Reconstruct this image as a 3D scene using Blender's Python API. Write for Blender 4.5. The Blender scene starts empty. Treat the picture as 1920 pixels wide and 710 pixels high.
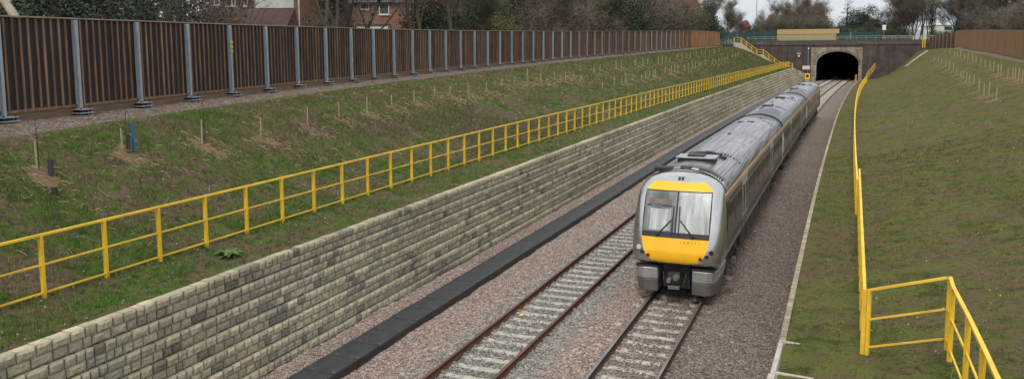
import bpy, math, random
import numpy as np
from mathutils import Vector, Matrix, noise
random.seed(7); rng=np.random.default_rng(7)
sc=bpy.context.scene
COL=sc.collection
PI=math.pi
# ------------------------------------------------------------------ materials
def newmat(name):
    m=bpy.data.materials.new(name); m.use_nodes=True
    nt=m.node_tree; nt.nodes.clear()
    out=nt.nodes.new('ShaderNodeOutputMaterial'); b=nt.nodes.new('ShaderNodeBsdfPrincipled')
    nt.links.new(b.outputs[0],out.inputs[0])
    return m,nt,b
def N(nt,t,**k):
    n=nt.nodes.new(t)
    for a,v in k.items():
        if a in n.inputs: n.inputs[a].default_value=v
        else: setattr(n,a,v)
    return n
def coords(nt,scale=(1,1,1)):
    tc=nt.nodes.new('ShaderNodeTexCoord'); mp=nt.nodes.new('ShaderNodeMapping')
    mp.inputs['Scale'].default_value=scale
    nt.links.new(tc.outputs['Object'],mp.inputs['Vector']); return mp.outputs[0]
def ramp(nt,fac,stops,interp='LINEAR'):
    r=nt.nodes.new('ShaderNodeValToRGB'); r.color_ramp.interpolation=interp
    e=r.color_ramp.elements
    while len(e)<len(stops): e.new(0.5)
    for i,(p,c) in enumerate(stops):
        e[i].position=p; e[i].color=(c[0],c[1],c[2],1)
    nt.links.new(fac,r.inputs[0]); return r.outputs[0]
def mixc(nt,fac,a,b,mode='MIX'):
    m=nt.nodes.new('ShaderNodeMix'); m.data_type='RGBA'; m.blend_type=mode
    if isinstance(fac,float): m.inputs[0].default_value=fac
    else: nt.links.new(fac,m.inputs[0])
    for s,v in ((6,a),(7,b)):
        if isinstance(v,tuple): m.inputs[s].default_value=(v[0],v[1],v[2],1)
        else: nt.links.new(v,m.inputs[s])
    return m.outputs[2]
def noise_n(nt,v,scale,detail=4,rough=.55,out='Fac'):
    n=N(nt,'ShaderNodeTexNoise',Scale=scale,Detail=detail,Roughness=rough)
    if v is not None: nt.links.new(v,n.inputs['Vector'])
    return n.outputs[out]
def bump(nt,b,h,strength=.5,dist=.02):
    bp=N(nt,'ShaderNodeBump',Strength=strength,Distance=dist)
    nt.links.new(h,bp.inputs['Height']); nt.links.new(bp.outputs[0],b.inputs['Normal'])
def attr(nt,name,out='Fac'):
    a=nt.nodes.new('ShaderNodeAttribute'); a.attribute_name=name; return a.outputs[out]
def maprange(nt,v,a,b,c=0,d=1):
    m=N(nt,'ShaderNodeMapRange'); m.inputs[1].default_value=a;m.inputs[2].default_value=b;m.inputs[3].default_value=c;m.inputs[4].default_value=d
    nt.links.new(v,m.inputs[0]); return m.outputs[0]
def math_n(nt,op,a,b=None):
    m=nt.nodes.new('ShaderNodeMath'); m.operation=op
    for i,v in enumerate((a,b)):
        if v is None: continue
        if isinstance(v,(int,float)): m.inputs[i].default_value=v
        else: nt.links.new(v,m.inputs[i])
    return m.outputs[0]
def simple(name,c1,c2=None,rough=.7,metal=0.0,scale=3.0,detail=5,bs=0,bscale=None,vs=(1,1,1),spec=.5,lo=.35,hi=.65):
    m,nt,b=newmat(name); v=coords(nt,vs)
    b.inputs['Roughness'].default_value=rough; b.inputs['Metallic'].default_value=metal
    b.inputs['Specular IOR Level'].default_value=spec
    if c2 is None: c2=tuple(x*.75 for x in c1)
    f=noise_n(nt,v,scale,detail)
    nt.links.new(ramp(nt,f,[(lo,c1),(hi,c2)]),b.inputs['Base Color'])
    if bs: bump(nt,b,noise_n(nt,v,bscale or scale*6,4),bs,.02)
    return m
def brickmat(name,c1,c2,mortar,sx=1,var=.5,rough=.85,vertical='XZ'):
    m,nt,b=newmat(name)
    tc=nt.nodes.new('ShaderNodeTexCoord'); sp=nt.nodes.new('ShaderNodeSeparateXYZ'); cb=nt.nodes.new('ShaderNodeCombineXYZ')
    nt.links.new(tc.outputs['Object'],sp.inputs[0])
    s=math_n(nt,'ADD',sp.outputs[0],sp.outputs[1])
    nt.links.new(s,cb.inputs[0]); nt.links.new(sp.outputs[2],cb.inputs[1])
    br=N(nt,'ShaderNodeTexBrick',Scale=1.0); br.inputs['Brick Width'].default_value=.225*sx; br.inputs['Row Height'].default_value=.075*sx
    br.inputs['Mortar Size'].default_value=.01*sx
    br.inputs['Color1'].default_value=(*c1,1); br.inputs['Color2'].default_value=(*c2,1); br.inputs['Mortar'].default_value=(*mortar,1)
    nt.links.new(cb.outputs[0],br.inputs['Vector'])
    f=noise_n(nt,cb.outputs[0],.5,6)
    st=nt.nodes.new('ShaderNodeMapping'); st.inputs['Scale'].default_value=(1.3,.16,1); nt.links.new(cb.outputs[0],st.inputs[0])
    sf=noise_n(nt,st.outputs[0],1.4,5,.65)
    bc=mixc(nt,var,br.outputs['Color'],ramp(nt,sf,[(.35,(.55,.55,.55)),(.6,(1.25,1.2,1.15))]),'MULTIPLY')
    c=mixc(nt,var,bc,ramp(nt,f,[(.3,(.35,.33,.32)),(.7,(1,1,1))]),'MULTIPLY')
    nt.links.new(c,b.inputs['Base Color']); b.inputs['Roughness'].default_value=rough
    bump(nt,b,br.outputs['Fac'],-.3,.01)
    return m
M={}
# ------------------------------------------------------------------ mesh builder
class MB:
    def __init__(s): s.v=[]; s.f=[]; s.mi=[]; s.c=None
    def add(s,vs,fs,mi=0):
        o=len(s.v); s.v.extend(vs)
        for f in fs: s.f.append(tuple(i+o for i in f)); s.mi.append(mi)
        return s
    def box(s,x0,x1,y0,y1,z0,z1,mi=0,T=None):
        vs=[(x0,y0,z0),(x1,y0,z0),(x1,y1,z0),(x0,y1,z0),(x0,y0,z1),(x1,y0,z1),(x1,y1,z1),(x0,y1,z1)]
        if T: vs=[T(*p) for p in vs]
        return s.add(vs,[(0,3,2,1),(4,5,6,7),(0,1,5,4),(1,2,6,5),(2,3,7,6),(3,0,4,7)],mi)
    def bar(s,a,b,w,h,mi=0,up=(0,0,1)):
        a=Vector(a);b=Vector(b);d=(b-a)
        if d.length<1e-6: return s
        d.normalize(); u=Vector(up)
        if abs(d.dot(u))>.98: u=Vector((0,1,0))
        r=d.cross(u).normalized(); u=r.cross(d).normalized()
        vs=[]
        for p in (a,b):
            for sx,sz in ((-1,-1),(1,-1),(1,1),(-1,1)):
                q=p+r*sx*w/2+u*sz*h/2; vs.append(tuple(q))
        return s.add(vs,[(0,1,2,3),(7,6,5,4),(0,4,5,1),(1,5,6,2),(2,6,7,3),(3,7,4,0)],mi)
    def tube(s,pts,rs,n=6,mi=0,cap=True):
        pts=[Vector(p) for p in pts]
        if not isinstance(rs,(list,tuple)): rs=[rs]*len(pts)
        o=len(s.v); prev=None
        for i,p in enumerate(pts):
            d=(pts[min(i+1,len(pts)-1)]-pts[max(i-1,0)]).normalized()
            u=Vector((0,0,1)) if abs(d.z)<.9 else Vector((1,0,0))
            if prev is not None: u=prev
            r=d.cross(u)
            if r.length<1e-5: r=d.cross(Vector((0,1,0)))
            r.normalize(); u=r.cross(d).normalized(); prev=u
            for k in range(n):
                a=2*PI*k/n; s.v.append(tuple(p+(r*math.cos(a)+u*math.sin(a))*rs[i]))
        for i in range(len(pts)-1):
            for k in range(n):
                a=o+i*n+k; b=o+i*n+(k+1)%n
                s.f.append((a,b,b+n,a+n)); s.mi.append(mi)
        if cap:
            s.f.append(tuple(o+k for k in range(n))[::-1]); s.mi.append(mi)
            e=o+(len(pts)-1)*n; s.f.append(tuple(e+k for k in range(n))); s.mi.append(mi)
        return s
    def build(s,name,mats,parent=None,origin=None,smooth=False,bevel=0):
        me=bpy.data.meshes.new(name)
        o=origin if origin is not None else (ORG[parent.name] if parent is not None else (0,0,0))
        v=[(p[0]-o[0],p[1]-o[1],p[2]-o[2]) for p in s.v]
        me.from_pydata(v,[],s.f)
        if not isinstance(mats,(list,tuple)): mats=[mats]
        for m in mats: me.materials.append(m)
        if len(mats)>1: me.polygons.foreach_set('material_index',s.mi)
        if smooth: me.polygons.foreach_set('use_smooth',[True]*len(s.f))
        me.update()
        ob=bpy.data.objects.new(name,me); COL.objects.link(ob)
        if parent is not None:
            ob.parent=parent; po=ORG[parent.name]
            ob.location=(o[0]-po[0],o[1]-po[1],o[2]-po[2])
        else: ob.location=o
        ORG[ob.name]=o
        if bevel:
            bm=ob.modifiers.new('bevel','BEVEL'); bm.width=bevel; bm.segments=2; bm.limit_method='ANGLE'
        return ob
ORG={}
def npmesh(name,V,Fq,mats,attrs=None,colors=None,smooth=False,parent=None,mi=None):
    """V (n,3) float, Fq (m,k) int constant k"""
    me=bpy.data.meshes.new(name); n=len(V); m,k=Fq.shape
    me.vertices.add(n); me.vertices.foreach_set('co',np.asarray(V,np.float32).ravel())
    me.loops.add(m*k); me.loops.foreach_set('vertex_index',Fq.astype(np.int32).ravel())
    me.polygons.add(m); me.polygons.foreach_set('loop_start',np.arange(0,m*k,k,dtype=np.int32))
    try: me.polygons.foreach_set('loop_total',np.full(m,k,dtype=np.int32))
    except Exception: pass
    if smooth: me.polygons.foreach_set('use_smooth',np.ones(m,bool))
    for mt in (mats if isinstance(mats,(list,tuple)) else [mats]): me.materials.append(mt)
    if mi is not None: me.polygons.foreach_set('material_index',np.asarray(mi,np.int32))
    me.update(calc_edges=True)
    if attrs:
        for a,d in attrs.items():
            at=me.attributes.new(a,'FLOAT','POINT'); at.data.foreach_set('value',np.asarray(d,np.float32))
    if colors is not None:
        at=me.attributes.new('Col','FLOAT_COLOR','POINT')
        c=np.ones((n,4),np.float32); c[:,:3]=colors; at.data.foreach_set('color',c.ravel())
    me.validate()
    ob=bpy.data.objects.new(name,me); COL.objects.link(ob)
    if parent is not None:
        ob.parent=parent; po=ORG[parent.name]; ob.location=(-po[0],-po[1],-po[2])
    ORG[ob.name]=(0,0,0)
    return ob
def tag(o,label=None,cat=None,group=None,kind=None):
    if label: o['label']=label
    if cat: o['category']=cat
    if group: o['group']=group
    if kind: o['kind']=kind
    return o
def thing(name,label,cat,loc,group=None):
    o=bpy.data.objects.new(name,None); COL.objects.link(o); o.location=loc; o.empty_display_size=.2
    ORG[o.name]=tuple(loc); tag(o,label,cat,group); return o
def copy_tree(o,loc=None,rz=None,sc_=None,parent=None):
    c=o.copy(); COL.objects.link(c)
    if parent is not None: c.parent=parent
    if loc is not None: c.location=loc
    if rz is not None: c.rotation_euler=(0,0,rz)
    if sc_ is not None: c.scale=sc_
    for ch in list(o.children):
        if ch.name!=c.name: copy_tree(ch,parent=c)
    return c
# ------------------------------------------------------------------ camera (solved from the gauge, sleepers and train)
F_PX=1497.8; CYP=258.26
CR=Vector((0.92611683,0.37720029,-0.00524874)); CU=Vector((-0.03636108,0.10310671,0.99400547)); CF=Vector((-0.37548033,0.92037435,-0.10920427))
CAMZ=7.41
cd=bpy.data.cameras.new('camera'); cam=bpy.data.objects.new('camera',cd); COL.objects.link(cam)
mw=Matrix((( CR.x,CU.x,-CF.x,0),(CR.y,CU.y,-CF.y,0),(CR.z,CU.z,-CF.z,CAMZ),(0,0,0,1)))
cam.matrix_world=mw
cd.sensor_width=36; cd.lens=36*F_PX/1920; cd.shift_y=(CYP-355)/1920; cd.clip_start=.2; cd.clip_end=4000
sc.camera=cam
def at_depth(px,d,z=None):
    """world x,y of a photo column at a distance d along the view"""
    v=CF+CR*((px-960)/F_PX); return (v.x*d, v.y*d)
def at_y(px,py,y):
    v=CF+CR*((px-960)/F_PX)-CU*((py-CYP)/F_PX); t=y/v.y; return (v.x*t,y,CAMZ+v.z*t)
import math
def lerp_tab(tab, y):
    if y<=tab[0][0]:
        a,b=tab[0],tab[1]
        return a[1]
    for a,b in zip(tab,tab[1:]):
        if y<=b[0]:
            t=(y-a[0])/(b[0]-a[0]); return a[1]+(b[1]-a[1])*t
    return tab[-1][1]
def xc(y):
    yy=max(y,0.0); return -5.1024+0.7525+2.847e-4*yy*yy/2+1.522e-7*yy**3/6
def off(u,y):
    return xc(y)+u
# left railing line
def xr(y):
    t=min(max(y,0),196)/50; return -14.7443+.002*t+.2909*t*t
def zr(y):
    t=y/50; return 2.44+.1501*t+.011*t*t
WT=[(-20,-12.98),(8,-12.93),(25,-12.82),(44,-12.70),(80,-12.35),(110,-11.75),(150,-10.9),(181,-10.0),(200,-9.6)]
def xw(y): return lerp_tab(WT,y)
def zw(y): return zr(y)-.2
def zf(y):
    t=min(y,170)/50; return 5.2229+.1879*t+.3385*t*t-.0471*t**3
def xf(y):
    if y<0: return -18.0+ y*-0.10 if False else -17.2+0.29*(-y)*0.9-0.82
    t=min(y,185)/50; return -18.02-15.5447*t+7.0229*t*t-.8942*t**3
RK=[(-20,1.15),(40,1.15),(100,.75),(150,.35),(198,0.0)]   # right wall top z
def zk(y): return lerp_tab(RK,y)
def xk(y): return off(lerp_tab([(-20,3.3),(60,3.38),(130,3.2),(170,3.0),(198,2.75)],y),y)
RR=[(-20,1.27),(40,1.25),(100,.95),(150,.6),(198,.35)]
def zrr(y): return lerp_tab(RR,y)
def xrr(y): return off(5.02,y)
RFX=[(-30,18.6),(60,18.6),(103,18.86),(125,19.3),(164,20.1),(176,19.7),(198,18.3),(210,18.2)]
RFZ=[(-30,4.9),(50,5.2),(103,6.05),(125,6.62),(164,7.34),(180,7.25),(200,7.0)]
def xfr(y): return lerp_tab(RFX,y)
def zfr(y): return lerp_tab(RFZ,y)
def left_z(x,y):
    """height of the left bank"""
    a,b,c=xw(y),xr(y),xf(y)
    if x>=a: return zw(y)
    if x>=b: return zw(y)+(zr(y)-zw(y))*(x-a)/(b-a)
    g=c+1.7
    if x>=g:
        s=(x-b)/(g-b)
        return zr(y)+(zf(y)-.12-zr(y))*(s-.06*math.sin(2*math.pi*s))
    if x>=c: return zf(y)-.12+.12*(g-x)/1.7
    return zf(y)
def right_z(x,y):
    a,b,c=xk(y),xrr(y),xfr(y)
    if x<=a: return zk(y)
    if x<=b: return zk(y)+(zrr(y)-zk(y))*(x-a)/(b-a)
    g=c-1.5
    if x<=g:
        s=(x-b)/(g-b)
        s=s**(1+.55*min(1,max(0,(y-150)/35)))
        return zrr(y)+(zfr(y)-.1-zrr(y))*(s-.04*math.sin(2*math.pi*s))
    if x<=c: return zfr(y)-.1+.1*(x-g)/1.5
    return zfr(y)
# ------------------------------------------------------------------ material library
def colmat(name,rough=.9,tr=0.0,gain=1.0):
    m,nt,b=newmat(name)
    c=attr(nt,'Col','Color')
    nt.links.new(c,b.inputs['Base Color']); b.inputs['Roughness'].default_value=rough
    b.inputs['Specular IOR Level'].default_value=.2
    return m
M['blade']=colmat('blade')
M['stone_chip']=colmat('stone_chip')
M['galv']=simple('galvanised_steel',(.36,.40,.43),(.27,.31,.34),rough=.5,metal=.2,scale=9,vs=(1,1,.4))
M['yellow']=simple('yellow_paint',(.86,.54,.03),(.60,.36,.035),rough=.5,scale=1.7,lo=.42,hi=.72,bs=.08,bscale=30)
M['darkwood']=simple('dark_stained_boards',(.018,.013,.014),(.030,.019,.017),rough=.85,scale=5,vs=(6,6,.5))
M['batten']=simple('treated_batten',(.235,.138,.078),(.12,.07,.043),rough=.8,scale=2.2,vs=(3,3,.4),bs=.1)
M['cap']=simple('weathered_cap',(.34,.25,.17),(.24,.17,.12),rough=.8,scale=3)
M['gravelboard']=simple('gravel_board',(.20,.115,.065),(.13,.08,.05),rough=.9,scale=3,vs=(.6,.6,3))
M['orangeboard']=simple('orange_treated_board',(.36,.19,.085),(.20,.10,.05),rough=.85,scale=2.5,vs=(1.1,1.1,.12))
M['rail_rust']=simple('rusty_rail',(.13,.05,.024),(.075,.032,.018),rough=.75,metal=.2,scale=14,vs=(1,.2,1))
M['rail_top']=simple('worn_rail_head',(.16,.08,.05),(.10,.055,.04),rough=.5,metal=.4,scale=6,vs=(1,.1,1))
M['rail_shine']=simple('polished_rail_head',(.33,.31,.31),(.22,.19,.18),rough=.35,metal=.7,scale=6,vs=(1,.1,1))
M['rail_dark']=simple('dark_rail_web',(.06,.038,.028),(.035,.024,.02),rough=.8,scale=14,vs=(1,.2,1))
M['sleeper']=simple('concrete_sleeper',(.46,.43,.37),(.30,.27,.23),rough=.9,scale=8,bs=.3,lo=.4,hi=.62)
M['clip']=simple('rail_clip',(.30,.26,.18),(.14,.09,.06),rough=.7,scale=20)
M['trough']=simple('black_polymer',(.034,.036,.036),(.020,.021,.021),rough=.55,scale=4,bs=.15)
M['concrete']=simple('pale_concrete',(.50,.46,.38),(.36,.33,.27),rough=.9,scale=4,bs=.2)
M['steps']=simple('step_concrete',(.40,.35,.29),(.30,.26,.22),rough=.9,scale=4)
M['wood_stake']=simple('pale_stake',(.46,.38,.22),(.32,.25,.14),rough=.9,scale=14)
M['twig']=simple('sapling_bark',(.07,.045,.04),(.045,.03,.028),rough=.9,scale=14)
M['guard_blue']=simple('blue_plastic',(.03,.13,.32),(.03,.10,.25),rough=.5,scale=6)
M['guard_dark']=simple('dark_plastic',(.05,.045,.06),(.03,.03,.04),rough=.5,scale=6)
M['silver']=simple('silver_paint',(.48,.48,.46),(.40,.40,.385),rough=.32,metal=.8,scale=1.5,vs=(1,.4,1))
M['nose_silver']=simple('nose_silver_paint',(.56,.56,.545),(.47,.47,.46),rough=.24,metal=.9,scale=2)
M['train_yellow']=simple('warning_yellow',(.95,.50,.015),(.90,.46,.015),rough=.35,scale=2)
M['gold']=simple('gold_line',(.62,.36,.18),(.5,.3,.17),rough=.4,scale=4)
M['bandside']=simple('dark_window_band',(.036,.042,.038),(.065,.070,.062),rough=.18,metal=0,scale=2.0,spec=.35)
M['lowerside']=simple('grey_lower_side',(.085,.087,.080),(.055,.057,.052),rough=.35,metal=.1,scale=1.6,vs=(1,.5,2))
M['glass']=simple('tinted_glass',(.012,.014,.016),(.02,.022,.024),rough=.06,scale=1,spec=.8)
M['black']=simple('matt_black',(.012,.012,.013),(.02,.02,.02),rough=.6,scale=5)
M['rubber']=simple('dark_rubber',(.02,.02,.021),(.03,.03,.03),rough=.7,scale=5)
M['underframe']=simple('underframe_grime',(.05,.04,.034),(.028,.024,.022),rough=.85,scale=5)
M['fairing_hi']=simple('fairing_silver',(.50,.50,.48),(.40,.40,.38),rough=.35,metal=.7,scale=4)
M['fairing_lo']=simple('fairing_grime',(.115,.105,.095),(.08,.072,.066),rough=.55,metal=.1,scale=4)
M['doorframe']=simple('door_grey',(.42,.43,.42),(.35,.36,.35),rough=.35,metal=.3,scale=4)
M['endwhite']=simple('carriage_end_paint',(.62,.60,.54),(.52,.50,.45),rough=.5,scale=3)
M['reflect_streaks']=simple('pane_reflection_streaks',(.62,.64,.62),(.36,.38,.37),rough=.8,scale=2.2,vs=(5,1,.35),lo=.3,hi=.7)  # pale streaks in the colour imitate reflections on cab glass
M['lamp_clear']=simple('headlamp_lens',(.7,.62,.42),(.5,.5,.5),rough=.15,scale=30)
M['lamp_red']=simple('tail_lamp_lens',(.20,.03,.015),(.12,.02,.01),rough=.2,scale=30)
M['steel']=simple('bare_steel',(.28,.27,.26),(.16,.15,.14),rough=.45,metal=.6,scale=12)
M['white']=simple('white_paint',(.78,.78,.76),(.68,.68,.66),rough=.5,scale=3)
M['roof_vent']=simple('vent_grey',(.34,.35,.35),(.25,.26,.26),rough=.5,scale=4)
M['bluebrick']=brickmat('dark_engineering_brick',(.125,.098,.088),(.080,.064,.062),(.07,.06,.055),sx=1.6,var=.8)
M['parapetbrick']=brickmat('weathered_parapet_brick',(.165,.125,.105),(.11,.085,.075),(.08,.07,.06),sx=1.6,var=.7)
M['portalstone']=brickmat('portal_stone',(.44,.37,.27),(.33,.29,.22),(.20,.17,.14),sx=4.2,var=.75)
M['redbrick']=brickmat('orange_red_brick',(.36,.17,.085),(.27,.12,.06),(.26,.2,.15),var=.35)
M['darkredbrick']=brickmat('dark_red_brick',(.22,.08,.055),(.15,.06,.045),(.15,.1,.08),var=.35)
M['rooftile']=simple('brown_roof_tile',(.115,.060,.048),(.07,.042,.036),rough=.9,scale=3,vs=(1,1,5),bs=.3)
M['redtile']=simple('red_roof_tile',(.20,.085,.062),(.13,.060,.048),rough=.9,scale=2,vs=(1,1,5),bs=.3)
M['slate']=simple('slate_roof',(.09,.09,.095),(.06,.06,.065),rough=.8,scale=2)
M['cladding']=simple('white_cladding',(.60,.64,.60),(.50,.55,.50),rough=.6,scale=2)
M['pane']=simple('window_pane',(.03,.04,.045),(.06,.07,.075),rough=.1,scale=2,spec=.8)
M['mesh_green']=simple('green_mesh_fence',(.012,.050,.047),(.02,.07,.06),rough=.7,scale=2)
M['hoard']=simple('yellow_hoarding',(.60,.44,.20),(.46,.32,.14),rough=.85,scale=3,vs=(5,5,.3))
M['hoard_low']=simple('olive_hoarding',(.38,.32,.15),(.28,.23,.11),rough=.85,scale=3,vs=(5,5,.3))
M['orange']=simple('orange_plastic',(.62,.21,.07),(.5,.17,.06),rough=.5,scale=6)
M['greenplastic']=simple('green_plastic',(.08,.35,.22),(.06,.25,.17),rough=.6,scale=6)
M['bark']=simple('dull_bark',(.10,.085,.062),(.055,.048,.038),rough=.95,scale=5,vs=(2,2,.5),bs=.3)
M['bark_pale']=simple('pale_bark',(.47,.41,.31),(.30,.26,.20),rough=.9,scale=4,vs=(1,1,.6),bs=.2)
M['twigs']=simple('winter_twigs',(.20,.168,.13),(.125,.105,.082),rough=.95,scale=.4)
M['twigs_red']=simple('reddish_winter_twigs',(.19,.145,.12),(.12,.09,.075),rough=.95,scale=.4)
M['twigs_olive']=simple('olive_winter_twigs',(.18,.165,.10),(.115,.108,.066),rough=.95,scale=.4)
M['leaf_dark']=simple('dark_evergreen_leaf',(.034,.050,.026),(.018,.028,.017),rough=.8,scale=.7,lo=.35,hi=.65)
M['leaf_mid']=simple('mid_green_leaf',(.060,.080,.034),(.032,.046,.023),rough=.8,scale=.7)
M['leaf_olive']=simple('olive_leaf',(.15,.145,.040),(.085,.085,.030),rough=.8,scale=.7)
M['leaf_brown']=simple('brown_thicket_leaf',(.085,.066,.042),(.05,.042,.03),rough=.9,scale=.7)
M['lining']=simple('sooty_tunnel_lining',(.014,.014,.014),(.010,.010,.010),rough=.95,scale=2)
M['weed']=simple('weed_leaf',(.10,.17,.04),(.07,.12,.03),rough=.7,scale=5)
# ground of the banks: grass, litter, soil and gravel
def bankmat(name,green,moss,brown,bias,sc1):
    m,nt,b=newmat(name); v=coords(nt)
    big=noise_n(nt,v,.42,6,.62); mid=noise_n(nt,v,2.4,6,.7); fine=noise_n(nt,v,20,4,.7); fine2=noise_n(nt,v,60,3,.7)
    c=ramp(nt,fine,[(.3,green),(.62,moss)])
    c=mixc(nt,maprange(nt,noise_n(nt,v,1.1,5,.65),.48,.62),c,ramp(nt,fine,[(.3,tuple(x*.62 for x in green)),(.7,tuple(x*.85 for x in green))]))
    k=math_n(nt,'ADD',math_n(nt,'MULTIPLY',big,.45),math_n(nt,'MULTIPLY',mid,.55))
    c2=ramp(nt,fine2,[(.25,tuple(x*.5 for x in brown)),(.5,brown),(.72,tuple(min(1,x*1.9) for x in brown))])
    c=mixc(nt,maprange(nt,k,bias-.035,bias+.05),c,c2)
    dk=noise_n(nt,v,6.5,5,.75)
    c=mixc(nt,maprange(nt,dk,.53,.66,0,.8),c,(.032,.032,.016))
    yl=noise_n(nt,v,9.0,4,.7)
    c=mixc(nt,maprange(nt,yl,.60,.70,0,.7),c,(.20,.175,.085))
    # bare soil mounds
    soil=ramp(nt,fine,[(.3,(.15,.095,.060)),(.7,(.25,.165,.105))])
    sm=math_n(nt,'ADD',attr(nt,'soil'),math_n(nt,'MULTIPLY',math_n(nt,'SUBTRACT',mid,.5),1.2))
    c=mixc(nt,maprange(nt,sm,.42,.55),c,soil)
    # gravel strip
    vo=N(nt,'ShaderNodeTexVoronoi',Scale=22.0); nt.links.new(v,vo.inputs['Vector'])
    sep=nt.nodes.new('ShaderNodeSeparateColor'); nt.links.new(vo.outputs['Color'],sep.inputs[0])
    gr=ramp(nt,sep.outputs[0],[(0,(.075,.057,.045)),(.5,(.165,.13,.105)),(.85,(.27,.225,.19)),(1,(.50,.46,.41))])
    gr=mixc(nt,maprange(nt,mid,.45,.7),gr,(.13,.085,.06))
    gm=math_n(nt,'ADD',attr(nt,'gravel'),math_n(nt,'MULTIPLY',math_n(nt,'SUBTRACT',mid,.5),1.1))
    c=mixc(nt,maprange(nt,gm,.42,.6),c,gr)
    nt.links.new(c,b.inputs['Base Color']); b.inputs['Roughness'].default_value=1; b.inputs['Specular IOR Level'].default_value=.1
    h=math_n(nt,'ADD',fine,fine2); bump(nt,b,h,.7,.04)
    return m
M['bankL']=bankmat('left_bank_ground',(.052,.100,.016),(.095,.128,.030),(.125,.090,.056),.505,1)
M['bankR']=bankmat('right_bank_ground',(.074,.098,.021),(.138,.138,.040),(.120,.088,.050),.51,1)
def ballastmat():
    m,nt,b=newmat('ballast_stone'); v=coords(nt)
    vo=N(nt,'ShaderNodeTexVoronoi',Scale=21.0); nt.links.new(v,vo.inputs['Vector'])
    sep=nt.nodes.new('ShaderNodeSeparateColor'); nt.links.new(vo.outputs['Color'],sep.inputs[0])
    pink=ramp(nt,sep.outputs[0],[(0,(.12,.09,.075)),(.3,(.245,.185,.155)),(.7,(.385,.298,.25)),(1,(.52,.44,.385))])
    grey=ramp(nt,sep.outputs[1],[(0,(.085,.083,.072)),(.4,(.215,.205,.18)),(.8,(.335,.322,.285)),(1,(.52,.50,.45))])
    brown=ramp(nt,sep.outputs[2],[(0,(.085,.062,.050)),(.4,(.175,.135,.11)),(.8,(.26,.208,.172)),(1,(.38,.325,.28))])
    mid=noise_n(nt,v,2.2,5,.6)
    w=math_n(nt,'MULTIPLY',math_n(nt,'SUBTRACT',mid,.5),.9)
    c=mixc(nt,maprange(nt,math_n(nt,'ADD',attr(nt,'grey'),w),.3,.75),pink,grey)
    c=mixc(nt,maprange(nt,math_n(nt,'ADD',attr(nt,'brown'),w),.3,.8),c,brown)
    big=noise_n(nt,v,.35,4,.6)
    c=mixc(nt,.6,c,ramp(nt,big,[(.3,(.80,.78,.77)),(.7,(1.05,1.03,1.02))]),'MULTIPLY')
    nt.links.new(c,b.inputs['Base Color']); b.inputs['Roughness'].default_value=.95; b.inputs['Specular IOR Level'].default_value=.2
    inv=math_n(nt,'SUBTRACT',1.0,vo.outputs['Distance']); bump(nt,b,inv,.9,.04)
    return m
M['ballast']=ballastmat()
def blockmat():
    m,nt,b=newmat('split_face_block'); v=coords(nt)
    f=noise_n(nt,v,16,6,.65); g=noise_n(nt,v,4,4,.6)
    c=mixc(nt,1.0,attr(nt,'Col','Color'),ramp(nt,f,[(.25,(.62,.62,.62)),(.5,(.95,.95,.95)),(.8,(1.2,1.18,1.12))]),'MULTIPLY')
    c=mixc(nt,maprange(nt,g,.6,.78,0,.55),c,(.115,.105,.06))
    nt.links.new(c,b.inputs['Base Color']); b.inputs['Roughness'].default_value=.95; b.inputs['Specular IOR Level'].default_value=.15
    bump(nt,b,f,.8,.03)
    return m
M['block']=blockmat()
def roofmat():
    m,nt,b=newmat('train_roof'); v=coords(nt,(1.0,.25,1.0))
    f=noise_n(nt,v,5,6,.65); g=noise_n(nt,coords(nt,(9,.10,1)),2.6,2)
    c=ramp(nt,f,[(.3,(.26,.265,.27)),(.7,(.42,.425,.43))])
    c=mixc(nt,maprange(nt,g,.46,.60,0,.8),c,(.075,.078,.08))
    so=math_n(nt,'ADD',attr(nt,'soot'),math_n(nt,'MULTIPLY',math_n(nt,'SUBTRACT',f,.5),.6))
    c=mixc(nt,maprange(nt,so,.12,.62),c,(.022,.021,.021))
    nt.links.new(c,b.inputs['Base Color']); b.inputs['Roughness'].default_value=.33; b.inputs['Metallic'].default_value=.75
    return m
M['troof']=roofmat()

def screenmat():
    m,nt,b=newmat('windscreen_reflection_streaks'); v=coords(nt,(3.2,1,.28))  # pale vertical streaks painted in for sky reflected by the glass
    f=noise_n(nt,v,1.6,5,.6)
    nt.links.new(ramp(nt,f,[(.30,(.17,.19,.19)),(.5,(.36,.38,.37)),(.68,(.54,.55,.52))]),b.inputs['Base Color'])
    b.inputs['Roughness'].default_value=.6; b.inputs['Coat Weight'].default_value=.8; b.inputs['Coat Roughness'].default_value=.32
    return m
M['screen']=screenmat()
M['screen_dark']=simple('windscreen_dim_streaks',(.075,.088,.088),(.22,.235,.23),rough=.22,scale=1.7,vs=(2.2,1,.5),spec=.6)  # darker pane, its streaks also painted in place of reflections

M['galv_far']=simple('weathered_post',(.27,.26,.25),(.20,.185,.17),rough=.6,scale=5)

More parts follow.
